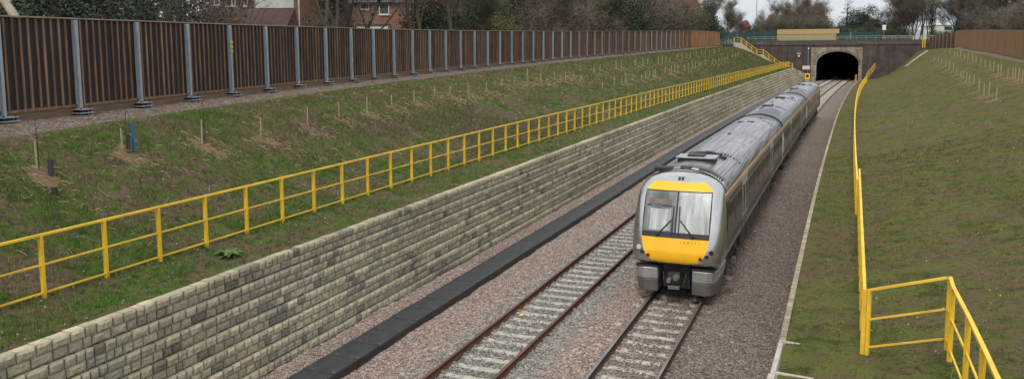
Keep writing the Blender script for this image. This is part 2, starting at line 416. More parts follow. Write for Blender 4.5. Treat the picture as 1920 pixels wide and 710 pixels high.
M['batten_b']=simple('treated_batten_pale',(.29,.185,.115),(.16,.10,.062),rough=.8,scale=2.2,vs=(3,3,.4))
M['batten_c']=simple('treated_batten_dark',(.15,.085,.052),(.085,.05,.034),rough=.8,scale=2.2,vs=(3,3,.4))
S_NEAR=[(-18.4,13.78,0.72),(-18.95,16.86,0.68),(-19.14,20.15,0.77),(-19.25,23.16,0.72),(-19.67,26.51,0.8),(-20.14,29.38,0.72),(-20.41,32.07,0.75),(-20.81,34.98,0.62),(-21.16,37.93,0.64),(-21.86,41.68,0.5),(-21.5,42.9,0.62),(-21.58,45.61,0.73),(-21.59,48.44,0.64),(-22.45,53.15,0.5),(-22.44,55.6,0.55),(-22.28,57.97,1.09),(-22.22,60.69,0.73),(-22.34,64.39,0.66),(-22.34,67.33,0.6),(-22.34,69.61,0.5)]
S_A=[(-22.46,76.59),(-22.91,80.38),(-22.72,86.25),(-22.61,88.16),(-22.74,95.22),(-22.21,97.07),(-22.33,100.34),(-21.82,104.19),(-21.95,107.51),(-21.96,109.6),(-21.82,112.03),(-21.85,117.42),(-21.62,120.15),(-21.56,123.6),(-21.32,125.54),(-21.44,131.88),(-21.38,136.87),(-21.31,140.47),(-21.1,144.21),(-21.05,149.33),(-20.91,154.24)]
S_B=[(-19.36,68.78),(-19.7,74.17),(-19.46,75.79),(-19.54,78.01),(-19.8,81.99),(-19.46,84.42),(-19.69,87.47),(-19.53,88.64),(-19.63,91.21),(-19.6,92.12),(-19.72,98.24),(-19.3,98.93),(-19.34,100.41),(-19.46,103.2),(-19.36,104.81),(-19.26,108.66),(-19.18,111.31),(-19.21,115.16),(-19.09,117.0),(-19.06,119.44),(-18.92,120.64),(-18.87,124.62),(-18.67,131.05),(-18.61,134.0),(-18.6,137.48),(-18.56,140.89),(-18.46,144.0),(-18.48,148.2),(-18.51,154.94),(-18.46,159.26),(-18.46,164.17)]
S_C=[(13.98,143.04),(13.72,134.62),(13.45,127.83),(13.11,119.86),(12.64,112.09),(12.54,107.28),(12.15,100.71),(11.91,95.73),(11.76,92.7),(11.41,87.82),(11.43,85.92),(11.49,83.76),(10.77,75.54),(10.51,71.12),(10.6,69.6),(10.53,66.0)]
S_D=[(16.21,143.68),(15.87,135.71),(16.0,133.19),(15.89,128.81),(15.62,122.64),(15.46,118.38),(15.2,112.88),(15.19,109.91),(15.05,105.47),(14.9,101.25),(14.41,94.9),(14.23,91.68),(13.97,87.36),(13.79,84.75),(13.76,81.44),(13.81,79.53),(13.77,78.23),(13.63,76.07),(13.44,73.53)]
YP=199.0   # plane of the portal face
def fnoise(x,y,s): return noise.noise(Vector((x*s,y*s,.37)))
def frac_noise(x,y): return .5*fnoise(x,y,.6)+.3*fnoise(x,y,1.7)+.2*fnoise(x,y,4.1)
def soil_at(x,y,lst,up):
    r=0
    for s in lst:
        dy=y-s[1]
        if abs(dy)>1.2: continue
        dx=(x-s[0])-up*.28
        d=math.hypot(dx/.52,dy/.40)*(1+.9*fnoise(x,y,3.3))
        if d<1.6: r=max(r,1.15-.75*d)
    return max(0,r)
def stations():
    ys=[]; y=-60.0
    while y<8: ys.append(y); y+=4 if y<-8 else 1
    y=8.0
    while y<42: ys.append(y); y+=.2
    while y<90: ys.append(y); y+=.5
    while y<YP: ys.append(y); y+=1.0
    ys.append(YP+1.2); return ys
YS=stations()
def bank(name,side,mat):
    V=[];grav=[];soil=[]
    L=side=='L'
    for y in YS:
        if L:
            a,b,c=xw(y)-.22,xr(y),xf(y); g=c+1.7
            cols=list(np.linspace(a,b,10))[:-1]+list(np.linspace(b,g,44))[:-1]+list(np.linspace(g,c,9))[:-1]+[c-.05,c-.6,c-2,c-5,c-10,c-20,c-40,c-80,c-200,-800]
        else:
            a,b,c=xk(y)+.11,xrr(y),xfr(y); g=c-1.5
            cols=list(np.linspace(a,b,10))[:-1]+list(np.linspace(b,g,62))[:-1]+list(np.linspace(g,c,7))[:-1]+[c+.05,c+.6,c+2,c+5,c+10,c+20,c+40,c+80,c+200,800]
        for x in cols:
            z=left_z(x,y) if L else right_z(x,y)
            inner=(x<a and x>c-1.6) if L else (x>a and x<c)
            gv=0;so=0
            if inner:
                fd=min(1,abs(x-a)/.8)
                z+=fd*((.07 if L else .11)*frac_noise(x,y)+(.025 if L else .04)*fnoise(x,y,9))
                if L:
                    so=soil_at(x,y,S_NEAR,1) if y<75 else soil_at(x,y,S_A+S_B,1)*1.15
                    gv=min(1,max(0,(c+2.1-x)/1.0))
                else:
                    so=soil_at(x,y,S_C+S_D,-1)*1.35
                    gv=min(1,max(0,(x-c+1.7)/.7))
                z+=.05*so
            V.append((x,y,z)); grav.append(gv); soil.append(so)
    n=len(cols); m=len(YS)
    idx=np.arange(n*m).reshape(m,n)
    F=np.stack([idx[:-1,:-1],idx[:-1,1:],idx[1:,1:],idx[1:,:-1]],-1).reshape(-1,4)
    if L: F=F[:,::-1]
    ob=npmesh(name,np.array(V),F,mat,attrs={'gravel':grav,'soil':soil},smooth=True)
    return tag(ob,kind='structure')
bank('left_bank','L',M['bankL']); bank('right_bank','R',M['bankR'])
# plateau beyond the portal
def plateau():
    V=[(-1500,YP+1.0,8.75),(1500,YP+1.0,8.75),(1500,2500,8.75),(-1500,2500,8.75)]
    ob=npmesh('ground',np.array(V,float),np.array([[0,1,2,3]]),M['bankR'],attrs={'gravel':[0]*4,'soil':[0]*4})
    tag(ob,kind='structure')
    m,nt,b=newmat('asphalt'); v=coords(nt); nt.links.new(ramp(nt,noise_n(nt,v,8,4),[(.3,(.045,.045,.047)),(.7,(.06,.06,.06))]),b.inputs['Base Color'])
    r=npmesh('road',np.array([(-60,YP+4,8.754),(60,YP+4,8.754),(60,YP+10,8.754),(-60,YP+10,8.754)],float),np.array([[0,1,2,3]]),m)
    tag(r,kind='structure')
plateau()
# ballast bed
def u_wall(y): return lerp_tab([(-20,-8.2),(44,-8.25),(80,-8.5),(200,-8.9)],y)
def bal_n(u,y):
    k=.45 if min(abs(u),abs(u+3.4485))<.82 else 1
    return k*(.035*fnoise(u,y,1.1)+.045*fnoise(u,y,4.0))
def ballast_z(u,y):
    a=min(abs(u),abs(u+3.4485))
    if u<-5.0: z=-.15-.18*min(1,(-5.0-u)/1.6)
    elif u>1.6: z=-.15-.16*min(1,(u-1.6)/1.4)
    elif a>.82: z=-.146
    else: z=-.196 if u<-2 else -.188
    return z
def ballast():
    V=[];gy=[];br=[]
    ys=[y for y in YS if y<YP]+list(np.arange(YP,262,3.0))
    us=None
    for y in ys:
        us=list(np.linspace(u_wall(y)-.4,3.6,150))
        for u in us:
            z=ballast_z(u,y)
            z+=bal_n(u,y)
            V.append((off(u,y),y,z))
            t1=abs(u+3.45)
            gy.append(max(0,min(1,1.25-max(0,t1-.35)*.75+(.10 if u>-3.45 else -.12))))
            br.append(max(0,min(1,.25+(u+.9)*.38)) )
    n=len(us);m=len(ys); idx=np.arange(n*m).reshape(m,n)
    F=np.stack([idx[:-1,:-1],idx[:-1,1:],idx[1:,1:],idx[1:,:-1]],-1).reshape(-1,4)
    ob=npmesh('ballast',np.array(V),F,M['ballast'],attrs={'grey':gy,'brown':br},smooth=True); tag(ob,kind='structure')
ballast()
# loose stones lying on the bed in the near part
def chips():
    n=70000
    y=14+ (rng.random(n)**1.35)*34; u=-8.15+rng.random(n)*11.5
    keep=[]
    for i in range(n):
        if abs(u[i]+6.8)<.62 and rng.random()<.97: continue
        keep.append(i)
    y=y[keep];u=u[keep]; n=len(y)
    base=np.array([(1,0,.1),(.3,.95,-.1),(-.85,.5,.1),(-.7,-.7,-.05),(.35,-.9,.1),(.1,.05,.85),(0,0,-.8)])
    faces=np.array([(0,1,5),(1,2,5),(2,3,5),(3,4,5),(4,0,5),(1,0,6),(2,1,6),(3,2,6),(4,3,6),(0,4,6)])
    s=rng.uniform(.018,.036,n); ang=rng.random(n)*2*PI
    jit=rng.uniform(.7,1.3,(n,7,3)); P=base[None]*jit*s[:,None,None]; P[:,:,2]*=.8
    c,sn=np.cos(ang),np.sin(ang)
    X=P[:,:,0]*c[:,None]-P[:,:,1]*sn[:,None]; Y=P[:,:,0]*sn[:,None]+P[:,:,1]*c[:,None]
    cx=np.array([off(uu,yy) for uu,yy in zip(u,y)]); cz=np.array([ballast_z(uu,yy)+bal_n(uu,yy) for uu,yy in zip(u,y)])
    hh=rng.uniform(-.01,.02,n)
    V=np.stack([X+cx[:,None],Y+y[:,None],P[:,:,2]+(cz+hh)[:,None]],-1).reshape(-1,3)
    F=(faces[None]+(np.arange(n)*7)[:,None,None]).reshape(-1,3)
    br=np.clip(.25+(u+.9)*.38,0,1); gy=np.clip(1.25-np.maximum(0,abs(u+3.45)-.35)*.75+np.where(u>-3.45,.10,-.12),0,1)
    t=rng.random(n)
    pink=np.array([.37,.285,.24]);grey=np.array([.29,.28,.25]);brown=np.array([.25,.195,.16])
    isb=rng.random(n)<br; isg=(rng.random(n)<gy)&~isb
    C=np.where(isb[:,None],brown,np.where(isg[:,None],grey,pink))*(.6+t**2*.8)[:,None]
    # sleeper gaps: keep tops clear of most stones (some lie on them)
    ob=npmesh('loose_stones',V,F,M['stone_chip'],colors=np.repeat(C,7,0)); tag(ob,'loose pink and grey stones strewn over the ballast bed','stones',kind='stuff')
chips()
# ------------------------------------------------------------------ grass and litter
def blades(name,label,spots,nb,hrange,wid,palette,cat='grass',lean=.5):
    """spots: (x,y,z,scale,tone)"""
    n=len(spots); S=np.array(spots)
    tot=n*nb; sp=np.repeat(S,nb,0)
    a=rng.random(tot)*2*PI; r=rng.random(tot)*.07*sp[:,3]
    bx=sp[:,0]+np.cos(a)*r; by=sp[:,1]+np.sin(a)*r; bz=sp[:,2]-.015
    h=rng.uniform(hrange[0],hrange[1],tot)*sp[:,3]; w=wid*sp[:,3]*rng.uniform(.6,1.3,tot)
    la=rng.random(tot)*2*PI; ll=rng.uniform(.1,1.0,tot)**1*lean*h*1.4
    pa=rng.random(tot)*PI
    dx=np.cos(pa)*w;dy=np.sin(pa)*w
    V=np.empty((tot,3,3)); V[:,0]=np.stack([bx-dx,by-dy,bz],-1); V[:,1]=np.stack([bx+dx,by+dy,bz],-1)
    V[:,2]=np.stack([bx+np.cos(la)*ll,by+np.sin(la)*ll,bz+np.maximum(h-ll*.5,.02)],-1)
    F=np.arange(tot*3).reshape(-1,3)
    pal=np.array(palette); k=np.clip((sp[:,4]*len(pal)+rng.normal(0,.8,tot)).astype(int),0,len(pal)-1)
    C=pal[k]*rng.uniform(.6,1.45,(tot,1))*np.repeat(rng.uniform(.7,1.35,(n,1)),nb,0)
    ob=npmesh(name,V.reshape(-1,3),F,M['blade'],colors=np.repeat(C,3,0)); return tag(ob,label,cat,kind='stuff')
def spots_left(n,y0,y1,sc0,sc1):
    o=[]
    while len(o)<n:
        y=y0+(y1-y0)*rng.random()**1.15; a,b,c=xw(y)-.3,xr(y),xf(y)+1.9
        x=a+(c-a)*rng.random(); t=frac_noise(x*1.3+9,y*1.3)
        strip=x>b-.6
        if t<-.12 and rng.random()<(.62 if strip else .25): continue
        if x>b+.2 and rng.random()<.35: continue
        if soil_at(x,y,S_NEAR if y<75 else S_A+S_B,1)>.42 and rng.random()<.9: continue
        s=sc0+(sc1-sc0)*(y-y0)/(y1-y0)
        tone=.42+t*1.0+( .12 if strip else 0)+rng.normal(0,.08)
        o.append((x,y,left_z(x,y)+.07*frac_noise(x,y),s*rng.uniform(.6,1.35),1-tone))
    return o
def spots_right(n,y0,y1,sc0,sc1):
    o=[]
    while len(o)<n:
        y=y0+(y1-y0)*rng.random()**1.15; a,c=xk(y)+.25,min(xfr(y)-1.6,xk(y)+ (22 if y>40 else 20))
        x=a+(c-a)*rng.random(); t=frac_noise(x*1.1+3,y*1.1+40)
        if t<-.15 and rng.random()<.5: continue
        s=sc0+(sc1-sc0)*(y-y0)/(y1-y0)
        o.append((x,y,right_z(x,y)+.07*frac_noise(x,y),s*rng.uniform(.6,1.3),1-(.5+t*.9+rng.normal(0,.08))))
    return o
PG=[(.055,.158,.014),(.064,.145,.019),(.080,.135,.025),(.098,.12,.038),(.12,.11,.055),(.15,.12,.07),(.12,.085,.055),(.22,.18,.11)]
blades('grass','rough winter grass and weeds growing on the left bank',spots_left(26000,8,42,1,1.15),6,(.05,.17),.007,PG)
blades('grass','rough winter grass covering the far part of the left bank',spots_left(30000,42,190,1.3,3.6),5,(.04,.11),.012,PG)
PR=[(.055,.092,.017),(.074,.10,.020),(.10,.114,.028),(.128,.122,.036),(.165,.14,.048),(.15,.105,.055),(.24,.20,.11)]
blades('grass','short mossy turf growing on the right bank',spots_right(30000,9,50,1,1.4),6,(.025,.095),.007,PR)
blades('grass','short mossy turf on the far right bank',spots_right(9000,45,120,1.3,2.2),4,(.02,.05),.010,PR)
# dry straw and dead stems thrown over the left bank
def straw():
    n=7500; V=[];C=[]
    for i in range(n):
        y=9+(rng.random()**1.2)*70; b,c=xr(y)-.4,xf(y)+2.0
        x=b+(c-b)*rng.random()
        if rng.random()<.45 and y<75:
            m=S_NEAR[rng.integers(len(S_NEAR))]; x=m[0]+rng.normal(.5,.45); y=m[1]+rng.normal(0,.6)
        elif fnoise(x*.9+31,y*.9,1.0)<.05 and rng.random()<.85: continue
        if x>xr(y)-.3: continue
        z=left_z(x,y)+.05
        L=rng.uniform(.06,.26); a=rng.random()*2*PI; w=.0045+.00025*y
        ex,ey=x+math.cos(a)*L,y+math.sin(a)*L; ez=left_z(ex,ey)+.03+rng.uniform(0,.12)
        mx,my,mz=(x+ex)/2+rng.normal(0,.03),(y+ey)/2+rng.normal(0,.03),(z+ez)/2+rng.normal(.02,.04)
        k=rng.uniform(.6,1.2); col=np.array([.38,.31,.185])*k if rng.random()<.62 else np.array([.17,.115,.075])*k
        V+=[(x,y,z),(x,y,z+w*2.2),(mx,my,mz+w*2.2),(mx,my,mz),(mx,my,mz),(mx,my,mz+w*2.2),(ex,ey,ez+w),(ex,ey,ez)]; C+=[col]*8
    V=np.array(V);F=np.arange(len(V)).reshape(-1,4)
    ob=npmesh('dry_straw',V,F,M['blade'],colors=np.array(C)); tag(ob,'dry straw and dead stems lying on the left bank','straw',kind='stuff')
straw()
# a brown thicket of dead weed stems in the middle of the left bank
def dead_weeds():
    n=9000;V=[];C=[]
    for i in range(n):
        y=rng.uniform(24,62); b=xr(y); x=b-rng.uniform(.3,5.4)
        if fnoise(x*.35+5,y*.16,1.0)<.03: continue
        z=left_z(x,y); h=rng.uniform(.12,.42); w=.0055+.00018*y; a=rng.random()*2*PI; l=rng.uniform(0,.5)*h
        pa=rng.random()*PI; dx,dy=math.cos(pa)*w,math.sin(pa)*w
        V+=[(x-dx,y-dy,z),(x+dx,y+dy,z),(x+math.cos(a)*l,y+math.sin(a)*l,z+h)]
        C+=[np.array([.13,.092,.072])*rng.uniform(.6,1.35)]*3
    V=np.array(V);F=np.arange(len(V)).reshape(-1,3)
    ob=npmesh('dead_weeds',V,F,M['blade'],colors=np.array(C)); tag(ob,'thicket of dead brown weed stems behind the yellow railing','weeds',kind='stuff')
dead_weeds()
# leafy weeds that stand out one by one
def weed(x,y,s,label,seed):
    r=np.random.default_rng(seed); mb=MB(); z=left_z(x,y) if x<-5 else right_z(x,y)
    for i in range(46):
        a=r.random()*2*PI; l=s*r.uniform(.5,1.0); w=s*.16; zz=r.uniform(.1,.55)*l
        c,sn=math.cos(a),math.sin(a); px,py=-sn*w,c*w
        o=(x+r.normal(0,.03),y+r.normal(0,.03),z)
        p1=(o[0]+c*l*.5,o[1]+sn*l*.5,z+zz); p2=(o[0]+c*l,o[1]+sn*l,z+zz*.6)
        mb.add([o,(p1[0]+px,p1[1]+py,p1[2]),p2,(p1[0]-px,p1[1]-py,p1[2]-.01)],[(0,1,2,3)])
    ob=mb.build('weed',M['weed'],origin=(x,y,z)); tag(ob,label,'weed')
weed(-13.75,15.2,.42,'bright green dock weed on the strip between railing and stone wall',1)

# pale litter and small stones lying on both banks
def litter():
    V=[];C=[];F=[]
    for i in range(1500):
        if i%2: y=10+rng.random()**1.3*60; x=xk(y)+.3+rng.random()*15; z=right_z(x,y)+.01
        else: y=9+rng.random()**1.3*50; x=xw(y)-.3-rng.random()**1.6*7; z=left_z(x,y)+.03
        s=rng.uniform(.008,.022)*(1+y/60); o=len(V)
        for k in range(5):
            a=2*PI*k/5+rng.random()*.6; V.append((x+math.cos(a)*s,y+math.sin(a)*s*rng.uniform(.6,1.2),z))
        V.append((x,y,z+s*1.1)); F+=[(o+k,o+(k+1)%5,o+5) for k in range(5)]
        c=np.array([(.40,.36,.29),(.30,.25,.18),(.24,.19,.14)][rng.integers(3)])*rng.uniform(.6,1.1); C+=[c]*6
    ob=npmesh('litter_stones',np.array(V),np.array(F),M['stone_chip'],colors=np.array(C)); tag(ob,'pale pebbles and litter scattered over both grass banks','pebbles',kind='stuff')
litter()
# ------------------------------------------------------------------ tracks
def rail_prof(w,h):
    # head, web, foot outline (u,z) with z=0 at the top
    return [(-.036,-.004),(-.030,0),(.030,0),(.036,-.004),(.036,-.034),(.010,-.048),(.010,-.132),(.070,-.148),(.070,-.16),(-.070,-.16),(-.070,-.148),(-.010,-.132),(-.010,-.048),(-.036,-.034)]
def rail_mesh(name,u,parent,mats,y0=-12,y1=250):
    pr=rail_prof(0,0); n=len(pr); ys=list(np.arange(y0,60,2.0))+list(np.arange(60,y1+1,5.0))
    V=[(off(u+a,y),y,b) for y in ys for a,b in pr]; m=len(ys)
    F=[];mi=[]
    for i in range(m-1):
        for k in range(n):
            a=i*n+k;b=i*n+(k+1)%n; F.append((a,b,b+n,a+n)); mi.append(1 if k in (0,1,2) else 0)
    ob=npmesh(name,np.array(V),np.array(F),mats,parent=parent,mi=mi); return ob
def sleeper_mb(uc,y,mb=None,cover=0):
    mb=mb or MB()
    def T(u,yy,z): return (off(uc+u,y+yy),y+yy,z)
    L=1.25
    # trapezoid section, rail seats, dipped middle
    for (a,b,z) in ((-L,-.42,-.163),(-.42,.42,-.178),(.42,L,-.163)):
        w0,w1=.135,.105
        vs=[T(a,-w0,-.30),T(b,-w0,-.30),T(b,w0,-.30),T(a,w0,-.30),T(a,-w1,z),T(b,-w1,z),T(b,w1,z),T(a,w1,z)]
        mb.add(vs,[(4,5,6,7),(0,1,5,4),(1,2,6,5),(2,3,7,6),(3,0,4,7)],0)
    for ur in (-.7525,.7525):
        for s in (-1,1):
            mb.box(ur+s*.115-.03,ur+s*.115+.03,-.05,.05,-.17,-.115,1,T)
            mb.box(ur+s*.165-.022,ur+s*.165+.022,-.06,.06,-.17,-.135,1,T)
    return mb
def track(uc,label,railmats,near,hid):
    t=thing('railway_track',label,'railway track',(off(uc,16),16,0),'railway tracks in the cutting')
    for s in (-.7525,.7525):
        rail_mesh('rail',uc+s,t,railmats)
    rest=MB(); cnt=0; k=0
    y=12.6
    while y<252:
        vis= y>13 and not(hid[0]<y<hid[1])
        if vis and cnt<100:
            sleeper_mb(uc,y).build('sleeper',[M['sleeper'],M['clip']],t); cnt+=1
        else: sleeper_mb(uc,y,rest)
        y+=.6
    r=rest.build('sleeper',[M['sleeper'],M['clip']],t); r['kind']='stuff'; r['label']='the farther concrete sleepers of the track'
    return t
track(-3.4485,'empty left track with rusty rails on pale concrete sleepers',[M['rail_rust'],M['rail_top']],True,(999,999))
track(0,'right track with dark rails that the train stands on',[M['rail_dark'],M['rail_shine']],True,(24,93))
# stones lying over the sleeper tops so their edges are ragged
def covers():
    n=17000; uu=[];yy=[];zz=[]
    for i in range(n):
        tr=-3.4485 if rng.random()<.55 else 0
        y=14+(rng.random()**1.3)*32
        u=rng.uniform(-1.35,1.35)
        k=round((y-12.6)/.6); ys=12.6+.6*k; dy=y-ys
        e=abs(dy)/.11
        if abs(abs(u)-.7525)<.06: continue
        patch=fnoise(u*1.7+tr*5,ys*3.1,1.0)
        if tr==-3.4485: 
            if e<1.05 and patch<.22 and abs(u)<.56 and rng.random()<.97: continue
            if e<1.05 and abs(u)>.85 and rng.random()<.2: continue
        else:
            if e<1.05 and patch<.08 and abs(u)<.6 and rng.random()<.93: continue
        uu.append(tr+u);yy.append(y);zz.append(-.165+rng.uniform(-.012,.012) if e<1.1 else -.178+rng.uniform(-.01,.015))
    n=len(uu);u=np.array(uu);y=np.array(yy)
    base=np.array([(1,0,.1),(.3,.95,-.1),(-.85,.5,.1),(-.7,-.7,-.05),(.35,-.9,.1),(.1,.05,.8),(0,0,-.6)])
    faces=np.array([(0,1,5),(1,2,5),(2,3,5),(3,4,5),(4,0,5),(1,0,6),(2,1,6),(3,2,6),(4,3,6),(0,4,6)])
    s=rng.uniform(.018,.034,n); jit=rng.uniform(.65,1.3,(n,7,3)); P=base[None]*jit*s[:,None,None]
    ang=rng.random(n)*2*PI;c,sn=np.cos(ang)[:,None],np.sin(ang)[:,None]
    cx=np.array([off(a,b) for a,b in zip(u,y)])
    V=np.stack([P[:,:,0]*c-P[:,:,1]*sn+cx[:,None],P[:,:,0]*sn+P[:,:,1]*c+y[:,None],P[:,:,2]+np.array(zz)[:,None]],-1).reshape(-1,3)
    F=(faces[None]+(np.arange(n)*7)[:,None,None]).reshape(-1,3)
    t=rng.random(n); C=np.where((u<-2)[:,None],np.array([.27,.26,.23]),np.array([.24,.188,.155]))*(.6+t**2*.8)[:,None]
    ob=npmesh('sleeper_stones',V,F,M['stone_chip'],colors=np.repeat(C,7,0)); tag(ob,'small ballast stones spilled over the sleepers','stones',kind='stuff')
covers()
# two yellow scraps and pale stones near the left track
def scrap(x,y,z,label,m):
    mb=MB(); mb.add([(x-.07,y-.03,z),(x+.03,y-.05,z+.01),(x+.09,y+.02,z+.03),(x,y+.06,z+.035),(x-.05,y+.03,z+.015),(x,y,z+.05)],[(0,1,5),(1,2,5),(2,3,5),(3,4,5),(4,0,5),(4,3,2,1,0)])
    tag(mb.build('scrap',M[m],origin=(x,y,z)),label,'scrap')
scrap(-9.2,19.6,-.19,'small yellow scrap on the pink ballast beside the black trough','yellow')
scrap(off(-3.9,20.7),20.7,-.16,'small yellow scrap lying between the rails of the empty left track','yellow')
# black drainage/cable trough: hollow side channel with jointed covers
def trough():
    uL=lambda y: lerp_tab([(-20,-7.15),(40,-7.25),(62,-7.5),(120,-7.8),(196,-8.1)],y)
    t=thing('cable_trough','long black covered cable trough lying along the foot of the stone wall','trough',(off(-6.8,16),16,-.3))
    ch=MB()
    for k,y in enumerate(np.arange(-10,196,2.0)):
        for a,b in ((0,.06),(.81,.87)):
            ch.add([(off(uL(yy)+c,yy),yy,z) for yy in (y,y+2.0) for c in (a,b) for z in (-.42,-.125)],[(0,1,3,2),(4,6,7,5),(0,4,5,1),(2,3,7,6),(1,5,7,3)])
    ch.build('channel_side',M['trough'],t)
    r=random.Random(3); y=-10.0; cov=[];far=MB()
    while y<195:
        L=.98; j=r.uniform(-.008,.008); dz=r.uniform(-.002,.002)+.002*(int(y)%2); sk=r.uniform(-.008,.008)
        mb=MB() if 13<y<112 else far
        def P(c,yy,z): return (off(uL(yy)+c,yy)+j,yy,z)
        a,b=y+.001,y+L+.012
        h=-.085+dz
        # bevelled lid
        o=[P(-.015+sk,a,h-.035),P(.885+sk,a,h-.035),P(.885-sk,b,h-.035),P(-.015-sk,b,h-.035),P(.0+sk,a+.01,h),P(.87+sk,a+.01,h),P(.87-sk,b-.01,h),P(.0-sk,b-.01,h)]
        mb.add(o,[(4,5,6,7),(0,1,5,4),(1,2,6,5),(2,3,7,6),(3,0,4,7)],0)
        for c in (.16,.76):
            mb.add([P(c,y+.12,h+.003),P(c+.10,y+.12,h+.003),P(c+.10,y+.15,h+.003),P(c,y+.15,h+.003)],[(0,1,2,3)],1)
        mats=[M['trough'],M['steel']]
        if 13<y<112: mb.build('trough_cover',mats,t)
        y+=1.0
    f=far.build('trough_cover',mats,t); f['kind']='stuff'; f['label']='the farther trough covers'
trough()
# ------------------------------------------------------------------ retaining walls of split-face blocks
def block_wall(name,label,ylist,front,ztop,ncourse,ch,facing,depth=.34,pair=2,near=70,seed=5,cols=None,loc=None,bk_=1.0,topk=1.0):
    """front(y,k)-> x of the face of course k; facing +1: face looks to +x"""
    r=np.random.default_rng(seed); V=[];F=[];C=[];NG=[]
    pal=np.array(cols or [(.40,.355,.25),(.43,.385,.28),(.37,.338,.25),(.345,.318,.245),(.405,.368,.275),(.30,.28,.225),(.20,.183,.15)])
    wts=np.array([.2,.2,.18,.14,.16,.08,.04]); wts/=wts.sum()
    y0,y1=ylist
    for k in range(ncourse):
        y=y0-r.random()*.3
        if k%2==1 and False: pass
        runw=None
        while y<y1:
            w=r.choice([.19,.25,.31,.37,.43],p=[.17,.24,.26,.20,.13]); ya,yb=y+.011,y+w-.011; y+=w
            yc=(ya+yb)/2
            zt=ztop(yc)-k*ch-.004; zb=zt-ch+.008
            if k%2==1: zb+=.012
            if zt<-.5: continue
            o=len(V); xf0=front(yc,k); s=facing
            pro=r.uniform(.0,.03)
            if k==0: zt+=r.uniform(-.006,.008)
            nu,nv=(6,4) if yc<near*.5 else ((3,3) if yc<near else (2,2))
            for j in range(nv+1):
                for i in range(nu+1):
                    ty,tz=i/nu,j/nv; edge=(i in(0,nu)) or (j in (0,nv))
                    if nu==2: bul=0 if edge else .03
                    else:
                        ee=min(i,nu-i)/nu*w; e2=min(j,nv-j)/nv*ch; bul=(0 if edge else (.022+pro*.8)*min(1,min(ee,e2)/.05)**.5+.02*fnoise(yc*3+ty*w*9,k*7+tz*2.2,1.0)+r.normal(0,.002))
                    if j==nv and not edge: bul=.02
                    yy=ya+(yb-ya)*ty; jz=(r.normal(0,.004) if yc<near else 0)
                    V.append((front(yy,k)+s*bul*bk_,yy,zb+(zt-zb)*tz+jz))
            nn=nu+1
            for j in range(nv):
                for i in range(nu):
                    q=(o+j*nn+i,o+j*nn+i+1,o+(j+1)*nn+i+1,o+(j+1)*nn+i)
                    F.append(q if s>0 else q[::-1])
            # top, ends
            tl=o+nv*nn
            bk=len(V)
            for (yy,zz) in ((ya,zt),(yb,zt),(ya,zb),(yb,zb)): V.append((front(yy,k)-s*depth,yy,zz))
            ng=tuple(tl+i for i in range(nu+1))+(bk+1,bk)
            NG.append(ng if s>0 else ng[::-1])
            F.append((o,tl,bk,bk+2)); F.append((o+nu,bk+3,bk+1,tl+nu))
            p=fnoise(yc*.55,k*.5+seed,1.0)
            if r.random()<.006 or (p>.36 and r.random()<.28): c=pal[6]*r.uniform(.95,1.35)
            else: c=pal[r.choice(7,p=wts)]*r.uniform(.90,1.12)
            if k==0: c=c*np.array([1.03,1.01,.97])
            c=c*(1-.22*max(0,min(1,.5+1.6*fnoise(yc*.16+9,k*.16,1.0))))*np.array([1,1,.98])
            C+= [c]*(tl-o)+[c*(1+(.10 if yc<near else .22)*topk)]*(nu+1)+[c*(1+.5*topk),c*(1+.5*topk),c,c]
    tri=[];quad=[]
    Fq=[f for f in F if len(set(f))==4]; Ft=[tuple(dict.fromkeys(f)) for f in F if len(set(f))==3]
    allv=np.array(V)
    me=bpy.data.meshes.new(name); o0=loc
    me.from_pydata([tuple(p) for p in (allv-np.array(o0))],[],Fq+Ft+NG); me.materials.append(M['block'])
    at=me.attributes.new('Col','FLOAT_COLOR','POINT'); cc=np.ones((len(V),4),np.float32); cc[:,:3]=np.array(C); at.data.foreach_set('color',cc.ravel())
    # backing so joints read dark
    ob=bpy.data.objects.new(name,me); COL.objects.link(ob); ob.location=o0; ORG[ob.name]=tuple(o0)
    tag(ob,label,'wall')
    mb=MB()
    ys=list(np.arange(y0,y1,4.0))+[y1]
    for a,b in zip(ys,ys[1:]):
        for k in range(0,ncourse,2):
            za=lambda yy: ztop(yy)-k*ch-.03
            zz=lambda yy: ztop(yy)-(k+2)*ch-.02
            xa=lambda yy: front(yy,k)-facing*.035
            vs=[(xa(a),a,zz(a)),(xa(b),b,zz(b)),(xa(b),b,za(b)),(xa(a),a,za(a)),(xa(a)-facing*depth*.7,a,za(a)),(xa(b)-facing*depth*.7,b,za(b))]
            mb.add(vs,[(0,1,2,3),(3,2,5,4)])
    bb=mb.build('wall_core',M['core'],ob)
    return ob
M['core']=simple('wall_joint_earth',(.075,.066,.05),(.05,.045,.036),rough=1)
NC=16
def wallfront(y,k):
    a=xw(y); b=off(u_wall(y),y); q=(k//2)*2/13.0
    return a+(b-a)*min(q,1.1)-(0.012 if k%2 else 0)
def wall_top(y): return zw(y)+.02+.008*fnoise(0,y,.5)
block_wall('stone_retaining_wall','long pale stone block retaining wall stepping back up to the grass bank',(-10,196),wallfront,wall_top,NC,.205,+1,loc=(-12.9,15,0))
block_wall('stone_retaining_wall','low stone block wall edging the right bank beside the train',(17.6,197),lambda y,k: xk(y)-(k//2)*.05,lambda y: zk(y)+.045,7,.205,-1,seed=9,loc=(-.8,30,0),depth=.13,bk_=.35,topk=0,
   cols=[(.40,.345,.25),(.42,.365,.26),(.39,.34,.25),(.37,.325,.24),(.41,.355,.26),(.34,.30,.23),(.30,.27,.21)])
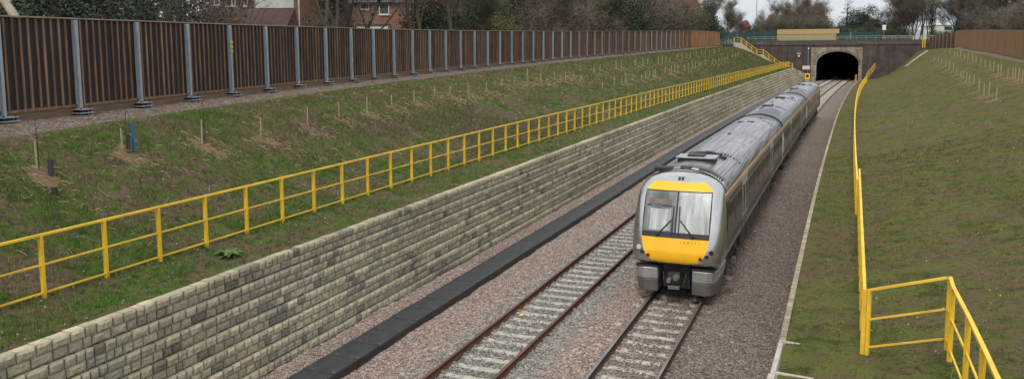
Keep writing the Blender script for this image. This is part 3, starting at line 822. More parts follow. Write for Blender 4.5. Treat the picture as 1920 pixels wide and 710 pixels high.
# end of the right wall: pale concrete kerbs framing a turf pocket
def kerbs():
    t=thing('concrete_edging','white concrete edging framing a turf pocket at the near end of the low wall','edging',(-.9,18,1.1))
    x=xk(18); z=1.17
    def k(a,b,w=.16):
        mb=MB(); mb.bar((a[0],a[1],z-.25),(b[0],b[1],z-.25),w,.55); mb.build('kerb',M['concrete'],t,bevel=.015)
    k((x-.02,12.0),(x-.02,15.6),.13); k((x-.0,15.65),(x+.04,17.55),.10); k((x-.0,15.72),(x+1.0,15.62),.07); k((x+.1,17.5),(x+.72,17.42),.07)
kerbs()
# ------------------------------------------------------------------ yellow railings
RH=1.295
def railing(name,label,pts,posts,group='yellow safety railings',n_part=100,rails=(1.0,.53,.085),ph=RH,pw=.064,cat='railing',both=False):
    """pts: list of (x,y,zbase) along the run, posts: list of (x,y,z)"""
    o=posts[0]; t=thing(name,label,cat,(o[0],o[1],o[2]),group)
    far=MB()
    for i,p in enumerate(posts):
        # direction along the run
        j=min(range(len(pts)),key=lambda q:(pts[q][0]-p[0])**2+(pts[q][1]-p[1])**2)
        a=pts[max(0,j-1)];b=pts[min(len(pts)-1,j+1)]; d=Vector((b[0]-a[0],b[1]-a[1],0)); d=d.normalized() if d.length>0 else Vector((0,1,0))
        mb=MB() if i<n_part else far
        mb.bar((p[0],p[1],p[2]-.10),(p[0],p[1],p[2]+ph-.02),pw,.082,up=(-d.y,d.x,0)) 
        if i<n_part: mb.build('post',M['yellow'],t)
    if len(far.v):
        f=far.build('post',M['yellow'],t); f['kind']='stuff'; f['label']='the farther posts of the railing'
    for k,(fr,w,h,nm) in enumerate(((rails[0],.065,.045,'top_rail'),(rails[1],.034,.034,'middle_rail'),(rails[2],.032,.034,'bottom_rail'))):
        mb=MB()
        for a,b in zip(pts,pts[1:]):
            e=.0 
            mb.bar((a[0],a[1],a[2]+ph*fr),(b[0],b[1],b[2]+ph*fr),w,h)
        mb.build(nm,M['yellow'],t)
    return t
def walk(fx,fz,y0,y1,sp):
    out=[];y=y0
    while y<y1:
        x=fx(y); out.append((x,y,fz(y))); x2=fx(y+.1); y+=sp/math.hypot(1,(x2-x)/.1)
    return out
ps=walk(xr,zr,8.1,193.5,1.5)
# phase: a post stands at y=10.99
ph=[p for p in walk(xr,zr,10.986-3*1.5,193.5,1.5)]
line=[(xr(y),y,zr(y)) for y in list(np.arange(6.4,193,3.0))+[193.4]]
railing('yellow_railing','long yellow railing along the top of the stone retaining wall',line,ph)
# right side
zt=lambda y: zrr(y)
l2=[(xrr(y)-.02,y,zt(y)) for y in list(np.arange(32.0,170,3.0))+[178,184]]
railing('yellow_railing','yellow railing running along the right bank towards the tunnel',l2,walk(lambda y:xrr(y)-.02,zt,32.0,184,1.5))
# run from (1611,317) to the corner
n0=[( .93+( .65-.93)*(34.9-y)/(34.9-17.15),y,1.255+.02*(34.9-y)/17.7) for y in np.linspace(34.9,17.15,13)]
railing('yellow_railing','short yellow railing ending at the corner near the bottom of the photo',n0,n0)
g=[(.65,17.15,1.275),(2.08,16.62,1.84)]
railing('yellow_railing','yellow cross railing joining the two long runs on the right bank',[(.70,17.13,1.29),(2.03,16.64,1.82)],[(.74,17.12,1.30)])
s0=[(2.08,16.6,1.84),(2.08,16.15,1.78),(2.08,14.3,1.82),(2.07,12.8,1.84),(2.06,11.4,1.84),(2.05,10.0,1.84),(2.05,8.6,1.84)]
railing('yellow_railing','yellow railing coming towards the camera at the lower right corner',s0,s0)
# far right: steps railing beside the portal
s1=[(xrr(184)-.02,184,zt(184)),(5.7,188.5,.75),(6.6,191.5,1.7),(7.4,194,2.75)]
def dens(pts,n):
    out=[]
    for a,b in zip(pts,pts[1:]):
        L=math.dist(a,b); m=max(1,int(L/n))
        for i in range(m): out.append(tuple(a[k]+(b[k]-a[k])*i/m for k in range(3)))
    out.append(pts[-1]); return out
railing('yellow_railing','yellow stair railing climbing beside the right side of the tunnel mouth',s1,dens(s1,1.4))
s1b=[] and [(p[0]+1.1,p[1]-.2,p[2]+.35) for p in s1[1:]]

# ---- left stairs going up across the bank end by the portal
YST=193.5
def stairs():
    top=(-22.9,YST,8.75);l1=(-21.3,YST,8.6);l2=(-17.7,YST,5.9);l3=(-16.3,YST,5.85);b1=(-12.5,YST,2.85);b2=(-9.8,YST,2.75)
    prof=[top,l1,l2,l3,b1,b2]
    t=thing('concrete_steps','concrete steps climbing the end of the left bank beside the tunnel','steps',(-16,YST,5.5))
    mb=MB()
    for a,b in zip(prof,prof[1:]):
        n=max(1,int(abs(a[2]-b[2])/.18))
        for i in range(n):
            x0=a[0]+(b[0]-a[0])*i/n;x1=a[0]+(b[0]-a[0])*(i+1)/n; z=a[2]+(b[2]-a[2])*i/n
            mb.box(x0,x1+.02,YST+.05,YST+1.35,z-1.4,z)
    mb.build('stair_flight',M['steps'],t)
    mb=MB()
    for a,b in zip(prof,prof[1:]):
        mb.add([(p[0],y,p[2]+dz) for p in (a,b) for y in (YST-.22,YST+.0) for dz in (-1.6,.06)],[(0,1,5,4),(2,6,7,3),(1,3,7,5)])
    mb.build('side_wall',M['concrete'],t)
    railing('stair_railing','front yellow stair railing climbing the end of the left bank',prof,dens(prof,1.35),'yellow stair railings')
    p2=[(a,YST+1.45,c+.02) for a,b,c in prof]
    railing('stair_railing','rear yellow stair railing against the dark brick wall',p2,dens(p2,1.35),'yellow stair railings')
    # platform railing and gate at the foot
    fz=2.85
    q=[(-12.4,YST-1.7,3.1),(-11.2,YST-.9,2.95)]
    railing('yellow_railing','short yellow railing piece at the foot of the steps',q,dens(q,.5))
    q=[(-9.75,YST-1.6,2.7),(-9.75,YST+.1,2.7)]
    railing('yellow_railing','yellow end railing panel closing the foot of the steps',q,dens(q,.4))
stairs()
# ------------------------------------------------------------------ left noise barrier
FH=3.17
FCORR=[(14,-.0),(200,0)]
FX=[(0,-19.1),(10,-21.9),(14.0,-22.95),(16,-23.0),(20,-23.75),(26,-24.9),(34,-26.0),(40,-26.6)]
def xff(y):
    if y>=40: return xf(y)
    return lerp_tab([(-40,-17.0),(0,-19.4),(8,-21.2),(14,-22.6),(20,-23.5),(26,-24.5),(34,-25.75),(40,xf(40))],y)
def zff(y): return zf(y)+ (.0 if y>40 else .02)
def fence_posts():
    out=[]
    y=4.52
    while y<186:
        out.append(y); x=xff(y);x2=xff(y+.2); y+=3.0/math.hypot(1,(x2-x)/.2)
    return out
FP=fence_posts()
def barrier():
    t=thing('timber_noise_barrier','long dark timber noise barrier with vertical battens on galvanised posts above the left bank','fence',(xff(16),16,zff(16)))
    n=0; yend=148
    for i,(a,b) in enumerate(zip(FP,FP[1:])):
        A=Vector((xff(a),a,zff(a)));B=Vector((xff(b),b,zff(b))); d=(B-A); L=d.length; dh=Vector((d.x,d.y,0)).normalized(); nrm=Vector((dh.y,-dh.x,0)) # towards track
        orange=a>yend
        mb=MB(); 
        def T(s,n_,z):
            p=A+d*(s/L)+nrm*n_; return (p.x,p.y,p.z+z)
        r=random.Random(i)
        mb.box(.0,L,-.16,-.12,.30,FH-.05,0,T)
        if orange:
            k=0;s=.0
            while s<L-.01:
                w=.145; mb.box(s+.003,min(s+w-.003,L),-.115,-.085-r.random()*.01,.10,FH-.06,1,T); s+=w
        else:
            s=.17
            nb=9 if a<100 else 9
            for k in range(nb):
                ss=.16+(L-.32)*(k+.5)/nb+r.uniform(-.015,.015); w=.036
                mb.box(ss-w,ss+w,-.12,-.072,.32,FH-.055,r.choice((1,1,2,3)),T)
        mb.box(0,L,-.13,-.06,.24,.33,1,T)
        mb.build('panel',[M['darkwood'],M['orangeboard'] if orange else M['batten'],M['batten_b'],M['batten_c']],t)
        mb=MB(); mb.box(0,L+.002,-.155,-.09,-.12,.24,0,T); mb.build('gravel_board',M['gravelboard'],t)
        # post with foot plates and bolts
        if a<176:
            far=a>60
            p=MB(); w=.052 if a<50 else (.046 if a<100 else .038)
            mt=M['galv'] if a<90 else (M['galv_far'] if a<yend-4 else M['orangeboard'])
            for q in ((-w,w,.055,.075),(-w,w,-.10,-.085),(-.012,.012,-.085,.055)):
                p.box(q[0],q[1],q[2],q[3],.08,FH-.07,0,T)
            po=p.build('post',mt,t)
            if a<yend:
                f=MB(); f.box(-.27,.27,-.14,.30,.15,.178,0,T); f.box(-.30,.30,-.16,.33,.03,.058,0,T)
                for sx in (-.2,.2):
                    for sy in (-.05,.22): f.box(sx-.022,sx+.022,sy-.022,sy+.022,-.12,.22,1,T)
                f.box(-.14,.14,-.1,.18,-.10,.148,1,T)
                f.build('foot_plate',[M['galv'],M['black']],po)
    mb=MB()
    for a,b in zip(FP,FP[1:]):
        A=Vector((xff(a),a,zff(a)));B=Vector((xff(b),b,zff(b)));d=B-A; nr=Vector((d.y,-d.x,0)).normalized()*(-.10)
        mb.bar(A+nr+Vector((0,0,FH-.02)),B+nr+Vector((0,0,FH-.02)),.13,.045)
    mb.build('capping_rail',M['cap'],t)
    # small notice on one post
barrier()
def notice():
    y=min(FP,key=lambda q:abs(q-at_depth(434,34.4)[1])); x=xff(y); z=zff(y)
    mb=MB()
    for k in range(3): mb.box(x+.085,x+.095,y-.09,y+.09,z+1.9+.2*k,z+2.03+.2*k)
    tag(mb.build('notice',simple('faded_yellow_label',(.45,.38,.16),rough=.6),origin=(x+.09,y,z+1.9)),'small faded yellow labels stacked on one post of the left barrier','notice')
notice()
# ------------------------------------------------------------------ right fence
def rfence():
    t=thing('timber_board_fence','long orange brown board fence along the top of the right bank','fence',(xfr(100),100,zfr(100)))
    y=40.0; far=MB(); i=0
    ys=[]
    while y<170: ys.append(y); y+=2.4
    ys.append(170.0)
    H=FH
    for a,b in zip(ys,ys[1:]):
        i+=1; A=Vector((xfr(a),a,zfr(a)));B=Vector((xfr(b),b,zfr(b)));d=B-A;L=d.length;dh=Vector((d.x,d.y,0)).normalized();nr=Vector((-dh.y,dh.x,0))
        T=lambda s,n_,z:tuple(A+d*(s/L)+nr*n_+Vector((0,0,z)))
        r=random.Random(i); mb=MB(); s=0
        while s<L-.01:
            w=.14; mb.box(s+.004,min(s+w-.002,L),-.01,.015+r.random()*.012,.08,H-.05,0,T); s+=w
        mb.box(0,L,-.05,-.012,.05,H-.1,1,T)
        mb.build('board_panel',[M['orangeboard'],M['darkwood']],t)
        mb=MB(); mb.box(-.06,.06,-.14,-.05,-.1,H-.03,0,T); mb.build('post',M['orangeboard'],t)
    mb=MB()
    for a,b in zip(ys,ys[1:]): mb.bar((xfr(a),a,zfr(a)+H-.03),(xfr(b),b,zfr(b)+H-.03),.1,.05)
    mb.build('capping_rail',M['cap'],t)
    t=thing('timber_noise_barrier','short dark timber barrier with pale posts closing the end of the right bank','fence',(18.6,178,7.4))
    P=[(20.0,170.2),(19.8,174),(19.5,178),(19.25,182),(19.0,186),(18.75,190),(18.5,194),(18.25,198)]
    for i,(a,b) in enumerate(zip(P,P[1:])):
        A=Vector((a[0],a[1],7.28-.011*(a[1]-170)));B=Vector((b[0],b[1],7.28-.011*(b[1]-170)));d=B-A;L=d.length;dh=d.normalized();nr=Vector((-dh.y,dh.x,0))
        T=lambda s,n_,z:tuple(A+d*(s/L)+nr*n_+Vector((0,0,z)))
        mb=MB(); mb.box(0,L,-.05,-.02,-.1,2.9,0,T)
        for k in range(9): mb.box(L*(k+.5)/9-.03,L*(k+.5)/9+.03,-.018,.02,0,2.85,1,T)
        mb.build('panel',[M['darkwood'],M['batten']],t)
        mb=MB(); mb.box(-.07,.07,.03,.12,-.15,2.85,0,T); mb.build('post',M['cap'],t)
rfence()
# pale concrete channel laid up the far right bank
mb=MB(); pts=[(x,186.5,right_z(x,186.5)+.08) for x in (12.9,13.9,14.9,15.9,16.9)]
for a,b in zip(pts,pts[1:]): mb.bar(a,b,1.3,.22)
tag(mb.build('drain_channel',M['concrete'],origin=pts[0],bevel=.03),'pale concrete drain channel running up the far right bank beside the brick wall','channel')
# ------------------------------------------------------------------ tunnel portal, parapet and what stands on it
def portal():
    Y=YP; t=thing('tunnel_portal','tunnel mouth of pale stone with a wide flat arch in a dark brick retaining wall','tunnel',(-.4,Y,-.2))
    xl,xr_=-4.95,4.22; zs=3.55; zc=6.62; zb=-.5
    def arch(n=28,grow=0.0):
        cx=(xl+xr_)/2; a=(xr_-xl)/2+grow; h=zc-zs+grow
        R=(a*a+h*h)/(2*h); pts=[]
        # mostly segmental crown eased into the jambs (superellipse)
        for i in range(n+1):
            th=PI*i/n; c,s=math.cos(th),math.sin(th)
            pts.append((cx-a*math.copysign(abs(c)**.92,c),zs+h*abs(s)**.92))
        return [(pts[0][0]+.05,zb)]+pts+[(pts[-1][0]-.05,zb)]
    A=arch()
    # stone surround: x -5.95..4.85, top 7.6
    sl,sr,st=-6.0,4.95,7.55
    mb=MB()
    outer=[]
    for (x,z) in A:
        cx=(xl+xr_)/2
        if z<=zs+.01: outer.append((sl if x<cx else sr,z))
        else:
            ang=math.atan2(z-zs,x-cx); dx,dz=math.cos(ang),math.sin(ang)
            ts=[]
            if dz>1e-6: ts.append((st-zs)/dz)
            if dx>1e-6: ts.append((sr-cx)/dx)
            if dx<-1e-6: ts.append((sl-cx)/dx)
            tt=min(ts); outer.append((cx+dx*tt,zs+dz*tt))
    n=len(A)
    vs=[(x,Y-.12,z) for x,z in A]+[(x,Y-.12,z) for x,z in outer]+[(x,Y+.9,z) for x,z in A]
    fs=[]
    for i in range(n-1):
        fs.append((i,i+1,n+i+1,n+i)); fs.append((i,2*n+i,2*n+i+1,i+1))
    mb.add(vs,fs)
    # corners of the surround
    for (cxn,czn) in ((sl,st),(sr,st)):
        k=[i for i in range(n-1) if (outer[i][1]<st-1e-4)!=(outer[i+1][1]<st-1e-4)]
    for i in range(n-1):
        if (outer[i][1]<st-1e-4)!=(outer[i+1][1]<st-1e-4):
            cxn=sl if outer[i][0]<0 and outer[i][0]<-3 else sr
            mb.add([(outer[i][0],Y-.12,outer[i][1]),(cxn,Y-.12,st),(outer[i+1][0],Y-.12,outer[i+1][1])],[(0,1,2)])
    mb.add([(sl,Y-.12,zb),(sl,Y-.12,st),(sl,Y+.1,st),(sl,Y+.1,zb),(sr,Y-.12,zb),(sr,Y-.12,st),(sr,Y+.1,st),(sr,Y+.1,zb)],[(0,3,2,1),(4,5,6,7),(1,2,6,5)])
    mb.build('stone_surround',M['portalstone'],t)
    # voussoir ring slightly proud
    B=arch(28,.48); mb=MB()
    vs=[(x,Y-.19,z) for x,z in A]+[(x,Y-.19,z) for x,z in B]+[(x,Y-.10,z) for x,z in A]+[(x,Y-.10,z) for x,z in B]
    fs=[]
    for i in range(1,n-2):
        fs+=[(i,i+1,n+i+1,n+i),(n+i,n+i+1,3*n+i+1,3*n+i),(i,2*n+i,2*n+i+1,i+1)]
    mb.add(vs,fs); mb.build('arch_ring',M['portalstone2'],t)
    # dark brick walls left and right with real thickness (butted against the surround)
    mb=MB(); mb.box(-26,sl-.001,Y,Y+.9,-.5,8.15); mb.build('brick_wall',M['bluebrick'],t)
    mb=MB(); mb.box(sr+.001,21.5,Y,Y+.9,-.5,8.15); mb.build('brick_wall',M['bluebrick'],t)
    mb=MB(); mb.box(sl,sr,Y+.003,Y+.9,st+.002,8.15); mb.build('brick_wall',M['bluebrick'],t)
    mb=MB(); mb.box(-26,20.5,Y-.14,Y+.9,8.153,8.40); mb.build('string_course',M['parapetbrick'],t)
    mb=MB(); mb.box(-22.0,18.9,Y-.02,Y+.5,8.403,9.12); mb.build('parapet',M['parapetbrick'],t)
    mb=MB(); mb.box(-22.05,18.95,Y-.08,Y+.56,9.123,9.24); mb.build('coping',M['copedark'],t)
    # pilaster strip left of the stone
    mb=MB(); mb.box(-7.1,-6.25,Y-.22,Y-.001,-.4,8.15); mb.build('pilaster',M['bluebrick'],t)
    # bore
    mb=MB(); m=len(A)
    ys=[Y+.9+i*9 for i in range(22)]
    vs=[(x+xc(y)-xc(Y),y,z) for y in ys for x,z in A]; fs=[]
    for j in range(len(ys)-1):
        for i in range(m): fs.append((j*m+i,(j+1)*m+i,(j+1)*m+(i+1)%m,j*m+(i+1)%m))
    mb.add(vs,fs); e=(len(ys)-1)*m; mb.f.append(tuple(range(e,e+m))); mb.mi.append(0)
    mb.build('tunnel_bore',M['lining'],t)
M['portalstone2']=brickmat('arch_stone',(.27,.235,.18),(.21,.19,.155),(.13,.12,.10),sx=3.4,var=.75)
M['copedark']=simple('dark_coping',(.16,.13,.115),(.10,.085,.078),rough=.9,scale=2)
portal()
# stone block return wall at the end of the left retaining wall
block_wall('stone_return_wall','pale stone block wall turning towards the tunnel mouth',(195.9,198.6),lambda y,k: -9.3+(y-195.9)*1.0+(k//2)*.04,lambda y:2.75-(y-195.9)*.5,15,.205,+1,loc=(-8.9,196,0),seed=4)
# parapet railing
def prail():
    t=thing('parapet_railing','pale galvanised railing standing on the parapet above the tunnel','railing',(-.4,YP+.35,9.24))
    x=-20.5
    while x<20:
        mb=MB(); mb.tube([(x,YP+.3,9.2),(x,YP+.3,10.1)],.028,6); mb.build('post',M['galv2'],t); x+=2.0
    for z,nm in ((10.1,'top_rail'),(9.68,'middle_rail')):
        mb=MB(); mb.tube([(-20.5,YP+.3,z),(19.5,YP+.3,z)],.034,6); mb.build(nm,M['galv2'],t)
M['galv2']=simple('pale_galvanised_tube',(.30,.36,.34),(.24,.30,.29),rough=.5,metal=.2,scale=4)
prail()
# yellow hoarding above the tunnel
def hoarding():
    y=YP+3.0; t=thing('timber_hoarding','yellow timber hoarding with a leaning top band standing above the tunnel','hoarding',(-7.2,y,8.75))
    x0,x1=-13.9,-.75; r=random.Random(2)
    mb=MB();x=x0
    while x<x1:
        w=.28; mb.box(x+.01,min(x+w,x1),y-.03-r.random()*.02,y+.01,8.75,10.75); x+=w
    mb.build('lower_boards',M['hoard_low'],t)
    mb=MB();x=x0
    while x<x1+.3:
        w=.28; sk=.25*(x-x0)/(x1-x0)
        mb.add([(x+.01,y-.10,10.75),(x+w,y-.10,10.75),(x+w+.1*sk,y-.26,11.85),(x+.01+.1*sk,y-.26,11.85),(x+.01,y-.05,10.75),(x+w,y-.05,10.75),(x+w+.1*sk,y-.21,11.85),(x+.01+.1*sk,y-.21,11.85)],[(0,1,2,3),(7,6,5,4),(3,2,6,7),(0,4,5,1),(0,3,7,4),(1,5,6,2)]); x+=w
    mb.build('top_boards',M['hoard'],t)
    for k in range(6):
        x=x0+.6+k*2.4; mb=MB(); mb.box(x-.06,x+.06,y+.02,y+.14,8.6,11.9); mb.build('post',M['darkwood'],t)
hoarding()
def gmesh(x0,x1,y,h,label):
    t=thing('mesh_fence',label,'fence',(x0,y,8.75))
    x=x0
    while x<=x1+.01:
        mb=MB(); mb.box(x-.04,x+.04,y+.03,y+.10,8.6,8.75+h+.05); mb.build('post',M['mesh_green'],t)
        x+=2.5
    mb=MB(); x=x0
    while x<x1: mb.box(x,x+.085,y-.01,y+.01,8.78,8.75+h); x+=.11
    for z in (9.0,9.8,8.75+h-.05): mb.box(x0,x1,y+.01,y+.03,z-.05,z+.05)
    mb.build('mesh_panel',M['mesh_green'],t)
gmesh(-27.5,-14.1,YP+3.4,2.75,'dark green mesh fence between the left barrier and the yellow hoarding')
gmesh(-.6,8.5,YP+3.4,2.3,'dark green mesh fence to the right of the yellow hoarding')
# steel palings right part
def guard():
    t=thing('guard_rail','pale low guard rail above the dark brick wall right of the tunnel','railing',(13,YP+2.4,8.75))
    for z in (9.55,10.0):
        mb=MB(); mb.tube([(9,YP+2.4,z),(21,YP+2.4,z)],.04,6); mb.build('rail',M['galv2'],t)
    for k in range(7):
        mb=MB(); mb.tube([(9+k*2,YP+2.4,8.7),(9+k*2,YP+2.4,10.05)],.035,6); mb.build('post',M['galv2'],t)
guard()
# signal-post telephone mast with sign, wall box, yellow box, orange marker
def signs():
    y=YP-1.2
    a=at_y(1516,92,y); b=at_y(1512,127,y)
    t=thing('sign_mast','thin grey mast with a white board beside the tunnel mouth','sign',(a[0],y,2.0))
    mb=MB(); mb.tube([(a[0],y,1.2),(a[0],y,a[2])],.05,8); mb.build('mast',M['galv2'],t)
    mb=MB(); mb.box(a[0]-.12,a[0]+.12,y-.1,y+.1,a[2]-.05,a[2]+.3); mb.build('lamp_head',M['white'],t)
    mb=MB(); mb.box(b[0]-.85,b[0]+.75,y-.12,y-.06,b[2]-.42,b[2]+.42); mb.build('board',M['endwhite'],t,bevel=.02)
    c=at_y(1498,103,YP-.1)
    t=thing('wall_lamp','small pale floodlight box fixed on the dark brick wall left of the tunnel','lamp',(c[0],YP,c[2]))
    mb=MB(); mb.box(c[0]-.42,c[0]+.42,YP-.45,YP-.01,c[2]+.05,c[2]+.42); mb.build('housing',M['roof_vent'],t,bevel=.03)
    mb=MB(); mb.box(c[0]-.2,c[0]+.2,YP-.4,YP-.1,c[2]-.48,c[2]-.12); mb.build('lens',M['white'],t,bevel=.03)
    mb=MB(); mb.box(c[0]-.04,c[0]+.04,YP-.3,YP-.1,c[2]-.12,c[2]+.05); mb.build('bracket',M['steel'],t)
    c=at_y(1514,143,YP-2.6); 
    t=thing('equipment_box','yellow equipment box with a round dark opening by the left foot of the tunnel mouth','box',(c[0],YP-2.6,.0))
    mb=MB(); mb.box(c[0]-.55,c[0]+.55,YP-2.9,YP-2.2,c[2]-.8,c[2]+.62); mb.build('casing',M['yellow'],t,bevel=.05)
    mb=MB(); mb.tube([(c[0],YP-2.96,c[2]+.05),(c[0],YP-2.85,c[2]+.05)],.33,16); mb.build('opening',M['black'],t)
    mb=MB(); mb.box(c[0]-.5,c[0]+.5,YP-2.8,YP-2.3,-.4,c[2]-.8); mb.build('plinth',M['concrete'],t)
    c=at_y(1604,153,YP-6)
    t=thing('marker_post','orange marker post standing by the right foot of the tunnel mouth','marker',(c[0],YP-6,-.1))
    z0=c[2]
    mb=MB(); mb.box(c[0]-.10,c[0]+.22,YP-6.06,YP-5.98,z0+.25,z0+1.55); mb.build('marker_board',M['orange'],t,bevel=.03)
    mb=MB(); mb.box(c[0]-.32,c[0]+.26,YP-6.2,YP-5.9,z0-.25,z0+.3); mb.build('base',M['orange'],t,bevel=.06)
    c=at_y(1611,152,YP-6)
    mb=MB(); mb.box(c[0]-.45,c[0]+.4,YP-6.2,YP-5.7,c[2]-.3,c[2]+.12); tag(mb.build('cover_box',M['greenplastic'],origin=(c[0],YP-6,c[2]-.3),bevel=.04),'small green plastic cover beside the orange marker','cover')
    # blue sign on parapet left
    c=at_y(1424,82,YP-.1)
    mb=MB(); mb.box(c[0]-.35,c[0]+.35,YP-.2,YP-.15,c[2]-.25,c[2]+.25); tag(mb.build('notice_board',M['guard_blue'],origin=(c[0],YP-.17,c[2])),'small blue notice on the dark wall beside the yellow stairs','notice')
    # street lamp/pole
    x,y=at_depth(1412,225)
    t=thing('utility_pole','tall thin grey pole rising behind the green fence','pole',(x,y,8.75))
    mb=MB(); mb.tube([(x,y,8.7),(x,y,24)],[.13,.08],8); mb.build('shaft',M['galv'],t)
    mb=MB(); mb.tube([(x-.5,y,22.5),(x+.5,y,22.5)],.04,6); mb.build('crossarm',M['galv'],t)
    # road sign right
    c=at_y(1658,52,YP+8)
    t=thing('road_sign','small white road sign on a post above the right of the tunnel','sign',(c[0],YP+8,8.75))
    mb=MB(); mb.box(c[0]-.38,c[0]+.38,YP+7.95,YP+8.0,c[2]-.6,c[2]+.6); mb.build('sign_plate',M['white'],t,bevel=.02)
    mb=MB(); mb.tube([(c[0],YP+8.05,8.7),(c[0],YP+8.05,c[2]+.5)],.04,6); mb.build('post',M['galv'],t)
    c=at_y(1595,67,YP+6)
    # pale statue-like post
    t=thing('bollard_lamp','small pale bollard lamp behind the parapet railing','bollard',(c[0],YP+6,8.75))
    mb=MB(); mb.tube([(c[0],YP+6,8.7),(c[0],YP+6,10.6),(c[0],YP+6,10.65),(c[0],YP+6,11.0)],[.09,.09,.16,.16],10); mb.build('bollard_body',M['white'],t)
    # small yellow posts at right wall end
    for k,px in enumerate((1730,1734)):
        c=at_y(px,86,YP-3)
        t=thing('yellow_post','%s yellow post at the right end of the dark brick wall'%('left' if k==0 else 'right'),'post',(c[0],YP-3,c[2]),'yellow posts at the wall end')
        mb=MB(); mb.box(c[0]-.09,c[0]+.09,YP-3.06,YP-2.94,c[2]-.4,c[2]+1.9); mb.build('shaft',M['yellow'],t)
        mb=MB(); mb.box(c[0]-.22,c[0]+.22,YP-3.05,YP-2.95,c[2]+1.3,c[2]+1.42); mb.build('crosspiece',M['yellow'],t)
signs()
# ------------------------------------------------------------------ planting stakes, saplings, guards
def stake(x,y,h,label,side,group='planting stakes on the left bank',lean=None,seed=0):
    r=random.Random(int(x*100+y*10)); z=left_z(x,y) if side=='L' else right_z(x,y)
    lx=r.uniform(-.04,.04);ly=r.uniform(-.03,.03); w=.026+.00032*y
    mb=MB(); mb.bar((x,y,z-.1),(x+lx,y+ly,z+h),w,w)
    mb.bar((x+lx,y+ly,z+h-.002),(x+lx*1.05,y+ly*1.05,z+h+.03),w*.8,w*.8)
    o=mb.build('planting_stake',M['wood_stake'],origin=(x,y,z)); tag(o,label,'stake',group); return z
desc=['nearest stake at the left edge, leaning a little on a bare mound','stake beside the blue tree guard','third stake from the left, tall and pale on a red soil mound','fourth stake from the left with straw beside it','fifth stake from the left, thin, on a bare soil patch','sixth stake from the left on an oval soil patch','seventh stake from the left on bare soil','eighth stake from the left','ninth stake from the left','tenth stake from the left','eleventh stake from the left','twelfth stake from the left','thirteenth stake from the left','fourteenth stake from the left','fifteenth stake from the left','sixteenth stake from the left, taller and darker with a sapling','seventeenth stake from the left','eighteenth stake from the left','nineteenth stake from the left','twentieth stake from the left']
def sapling(x,y,h,label,seed):
    r=random.Random(seed); z=left_z(x,y)
    t=thing('sapling',label,'sapling',(x,y,z),'saplings planted by the stakes')
    tip=(x+r.uniform(-.05,.05),y,z+h)
    mb=MB(); mb.tube([(x,y,z-.05),(x+.01,y,z+h*.5),tip],[.016,.011,.005],5); mb.build('trunk',M['twig'],t)
    mb=MB()
    for i in range(16):
        f=r.uniform(.3,.95); a=r.random()*2*PI; l=r.uniform(.08,.30)*(1.1-f)
        b=(x+(tip[0]-x)*f,y,z+h*f); e=(b[0]+math.cos(a)*l,b[1]+math.sin(a)*l,b[2]+l*r.uniform(.5,1.3))
        mb.tube([b,e],[.006,.003],3,cap=False)
    mb.build('crown',M['twig'],t)
for i,(x,y,h) in enumerate(S_NEAR):
    stake(x,y,h,'pale planting stake, '+desc[i],'L')
for x,y,h,l,s in ((-18.42,13.84,1.35,'thin bare sapling tied to the nearest stake at the left edge',1),(-18.9,16.95,1.55,'thin bare sapling beside the blue tree guard',2),(-19.12,20.25,1.5,'thin dark sapling by the third stake from the left',3),(-19.7,26.6,1.15,'small bare sapling by the fifth stake from the left',4),(-22.25,58.1,1.9,'tall dark sapling by the sixteenth stake, under the middle of the barrier',5),(-21.2,43.4,1.2,'tiny bare sapling near the eleventh stake',6)):
    sapling(x,y,h,l,s)
def tube_guard(x,y,h,r0,m,label):
    z=left_z(x,y); t=MB()
    n=10; 
    for (ra,rb,fl) in ((r0,r0*.9,0),(r0*.8,r0*.7,1)):
        vs=[];fs=[]
        for k in range(n):
            a=2*PI*k/n
            for (rr,zz) in ((ra,z-.05),(ra*.98,z+h*.5),(ra*(1.08),z+h)): vs.append((x+math.cos(a)*rr,y+math.sin(a)*rr,zz))
        for k in range(n):
            a=k*3;b=((k+1)%n)*3
            for q in (0,1): fs.append((a+q,b+q,b+q+1,a+q+1) if not fl else (a+q,a+q+1,b+q+1,b+q))
        t.add(vs,fs)
    tag(t.build('tree_guard',M[m],origin=(x,y,z)),label,'tree guard')
tube_guard(-18.95,17.25,.86,.043,'guard_blue','upright blue plastic tree guard near the left edge')
tube_guard(-18.15,13.95,.42,.06,'guard_dark','short dark tree guard beside the nearest stake')
tube_guard(-18.9,17.02,.55,.05,'guard_dark','short dark tree guard between the stake and the blue guard')
lab={'A':('short pale stakes in the upper row on the far left bank','upper stake row on the far left bank','L'),
 'B':('short pale stakes in the lower row on the far left bank','lower stake row on the far left bank','L'),
 'C':('pale stakes in the lower row climbing the right bank','lower stake row on the right bank','R'),
 'D':('pale stakes in the row nearest the board fence on the right bank','upper stake row on the right bank','R')}
for nm,lst in (('A',S_A),('B',S_B),('C',S_C),('D',S_D)):
    l,g,s=lab[nm]; lst=sorted(lst,key=lambda q:q[1])
    for i,(x,y) in enumerate(lst):
        r=random.Random(i*7+len(lst)); h=r.uniform(.6,1.0)*(1.0 if s=='L' else 1.15)
        stake(x,y,h,'one of the '+l,s,g)
# clods and debris
mb=MB(); z=left_z(-17.75,13.9)
r=random.Random(3)
for k in range(9):
    x=-17.95+k*.05;y=13.55+r.uniform(-.05,.05); s=r.uniform(.05,.09)
    mb.tube([(x,y,z+.0),(x+.01,y,z+s*1.2)],[s,s*.5],6)
tag(mb.build('turf_clod',simple('dark_clod',(.035,.025,.02),rough=1),origin=(-17.75,13.6,z)),'dark lump of turned turf beside the nearest stake','clod')
M['reflect_tan']=simple('brown_reflection_tone',(.20,.14,.115),(.13,.10,.09),rough=.6)  # brown tone that paints a reflection onto the glass
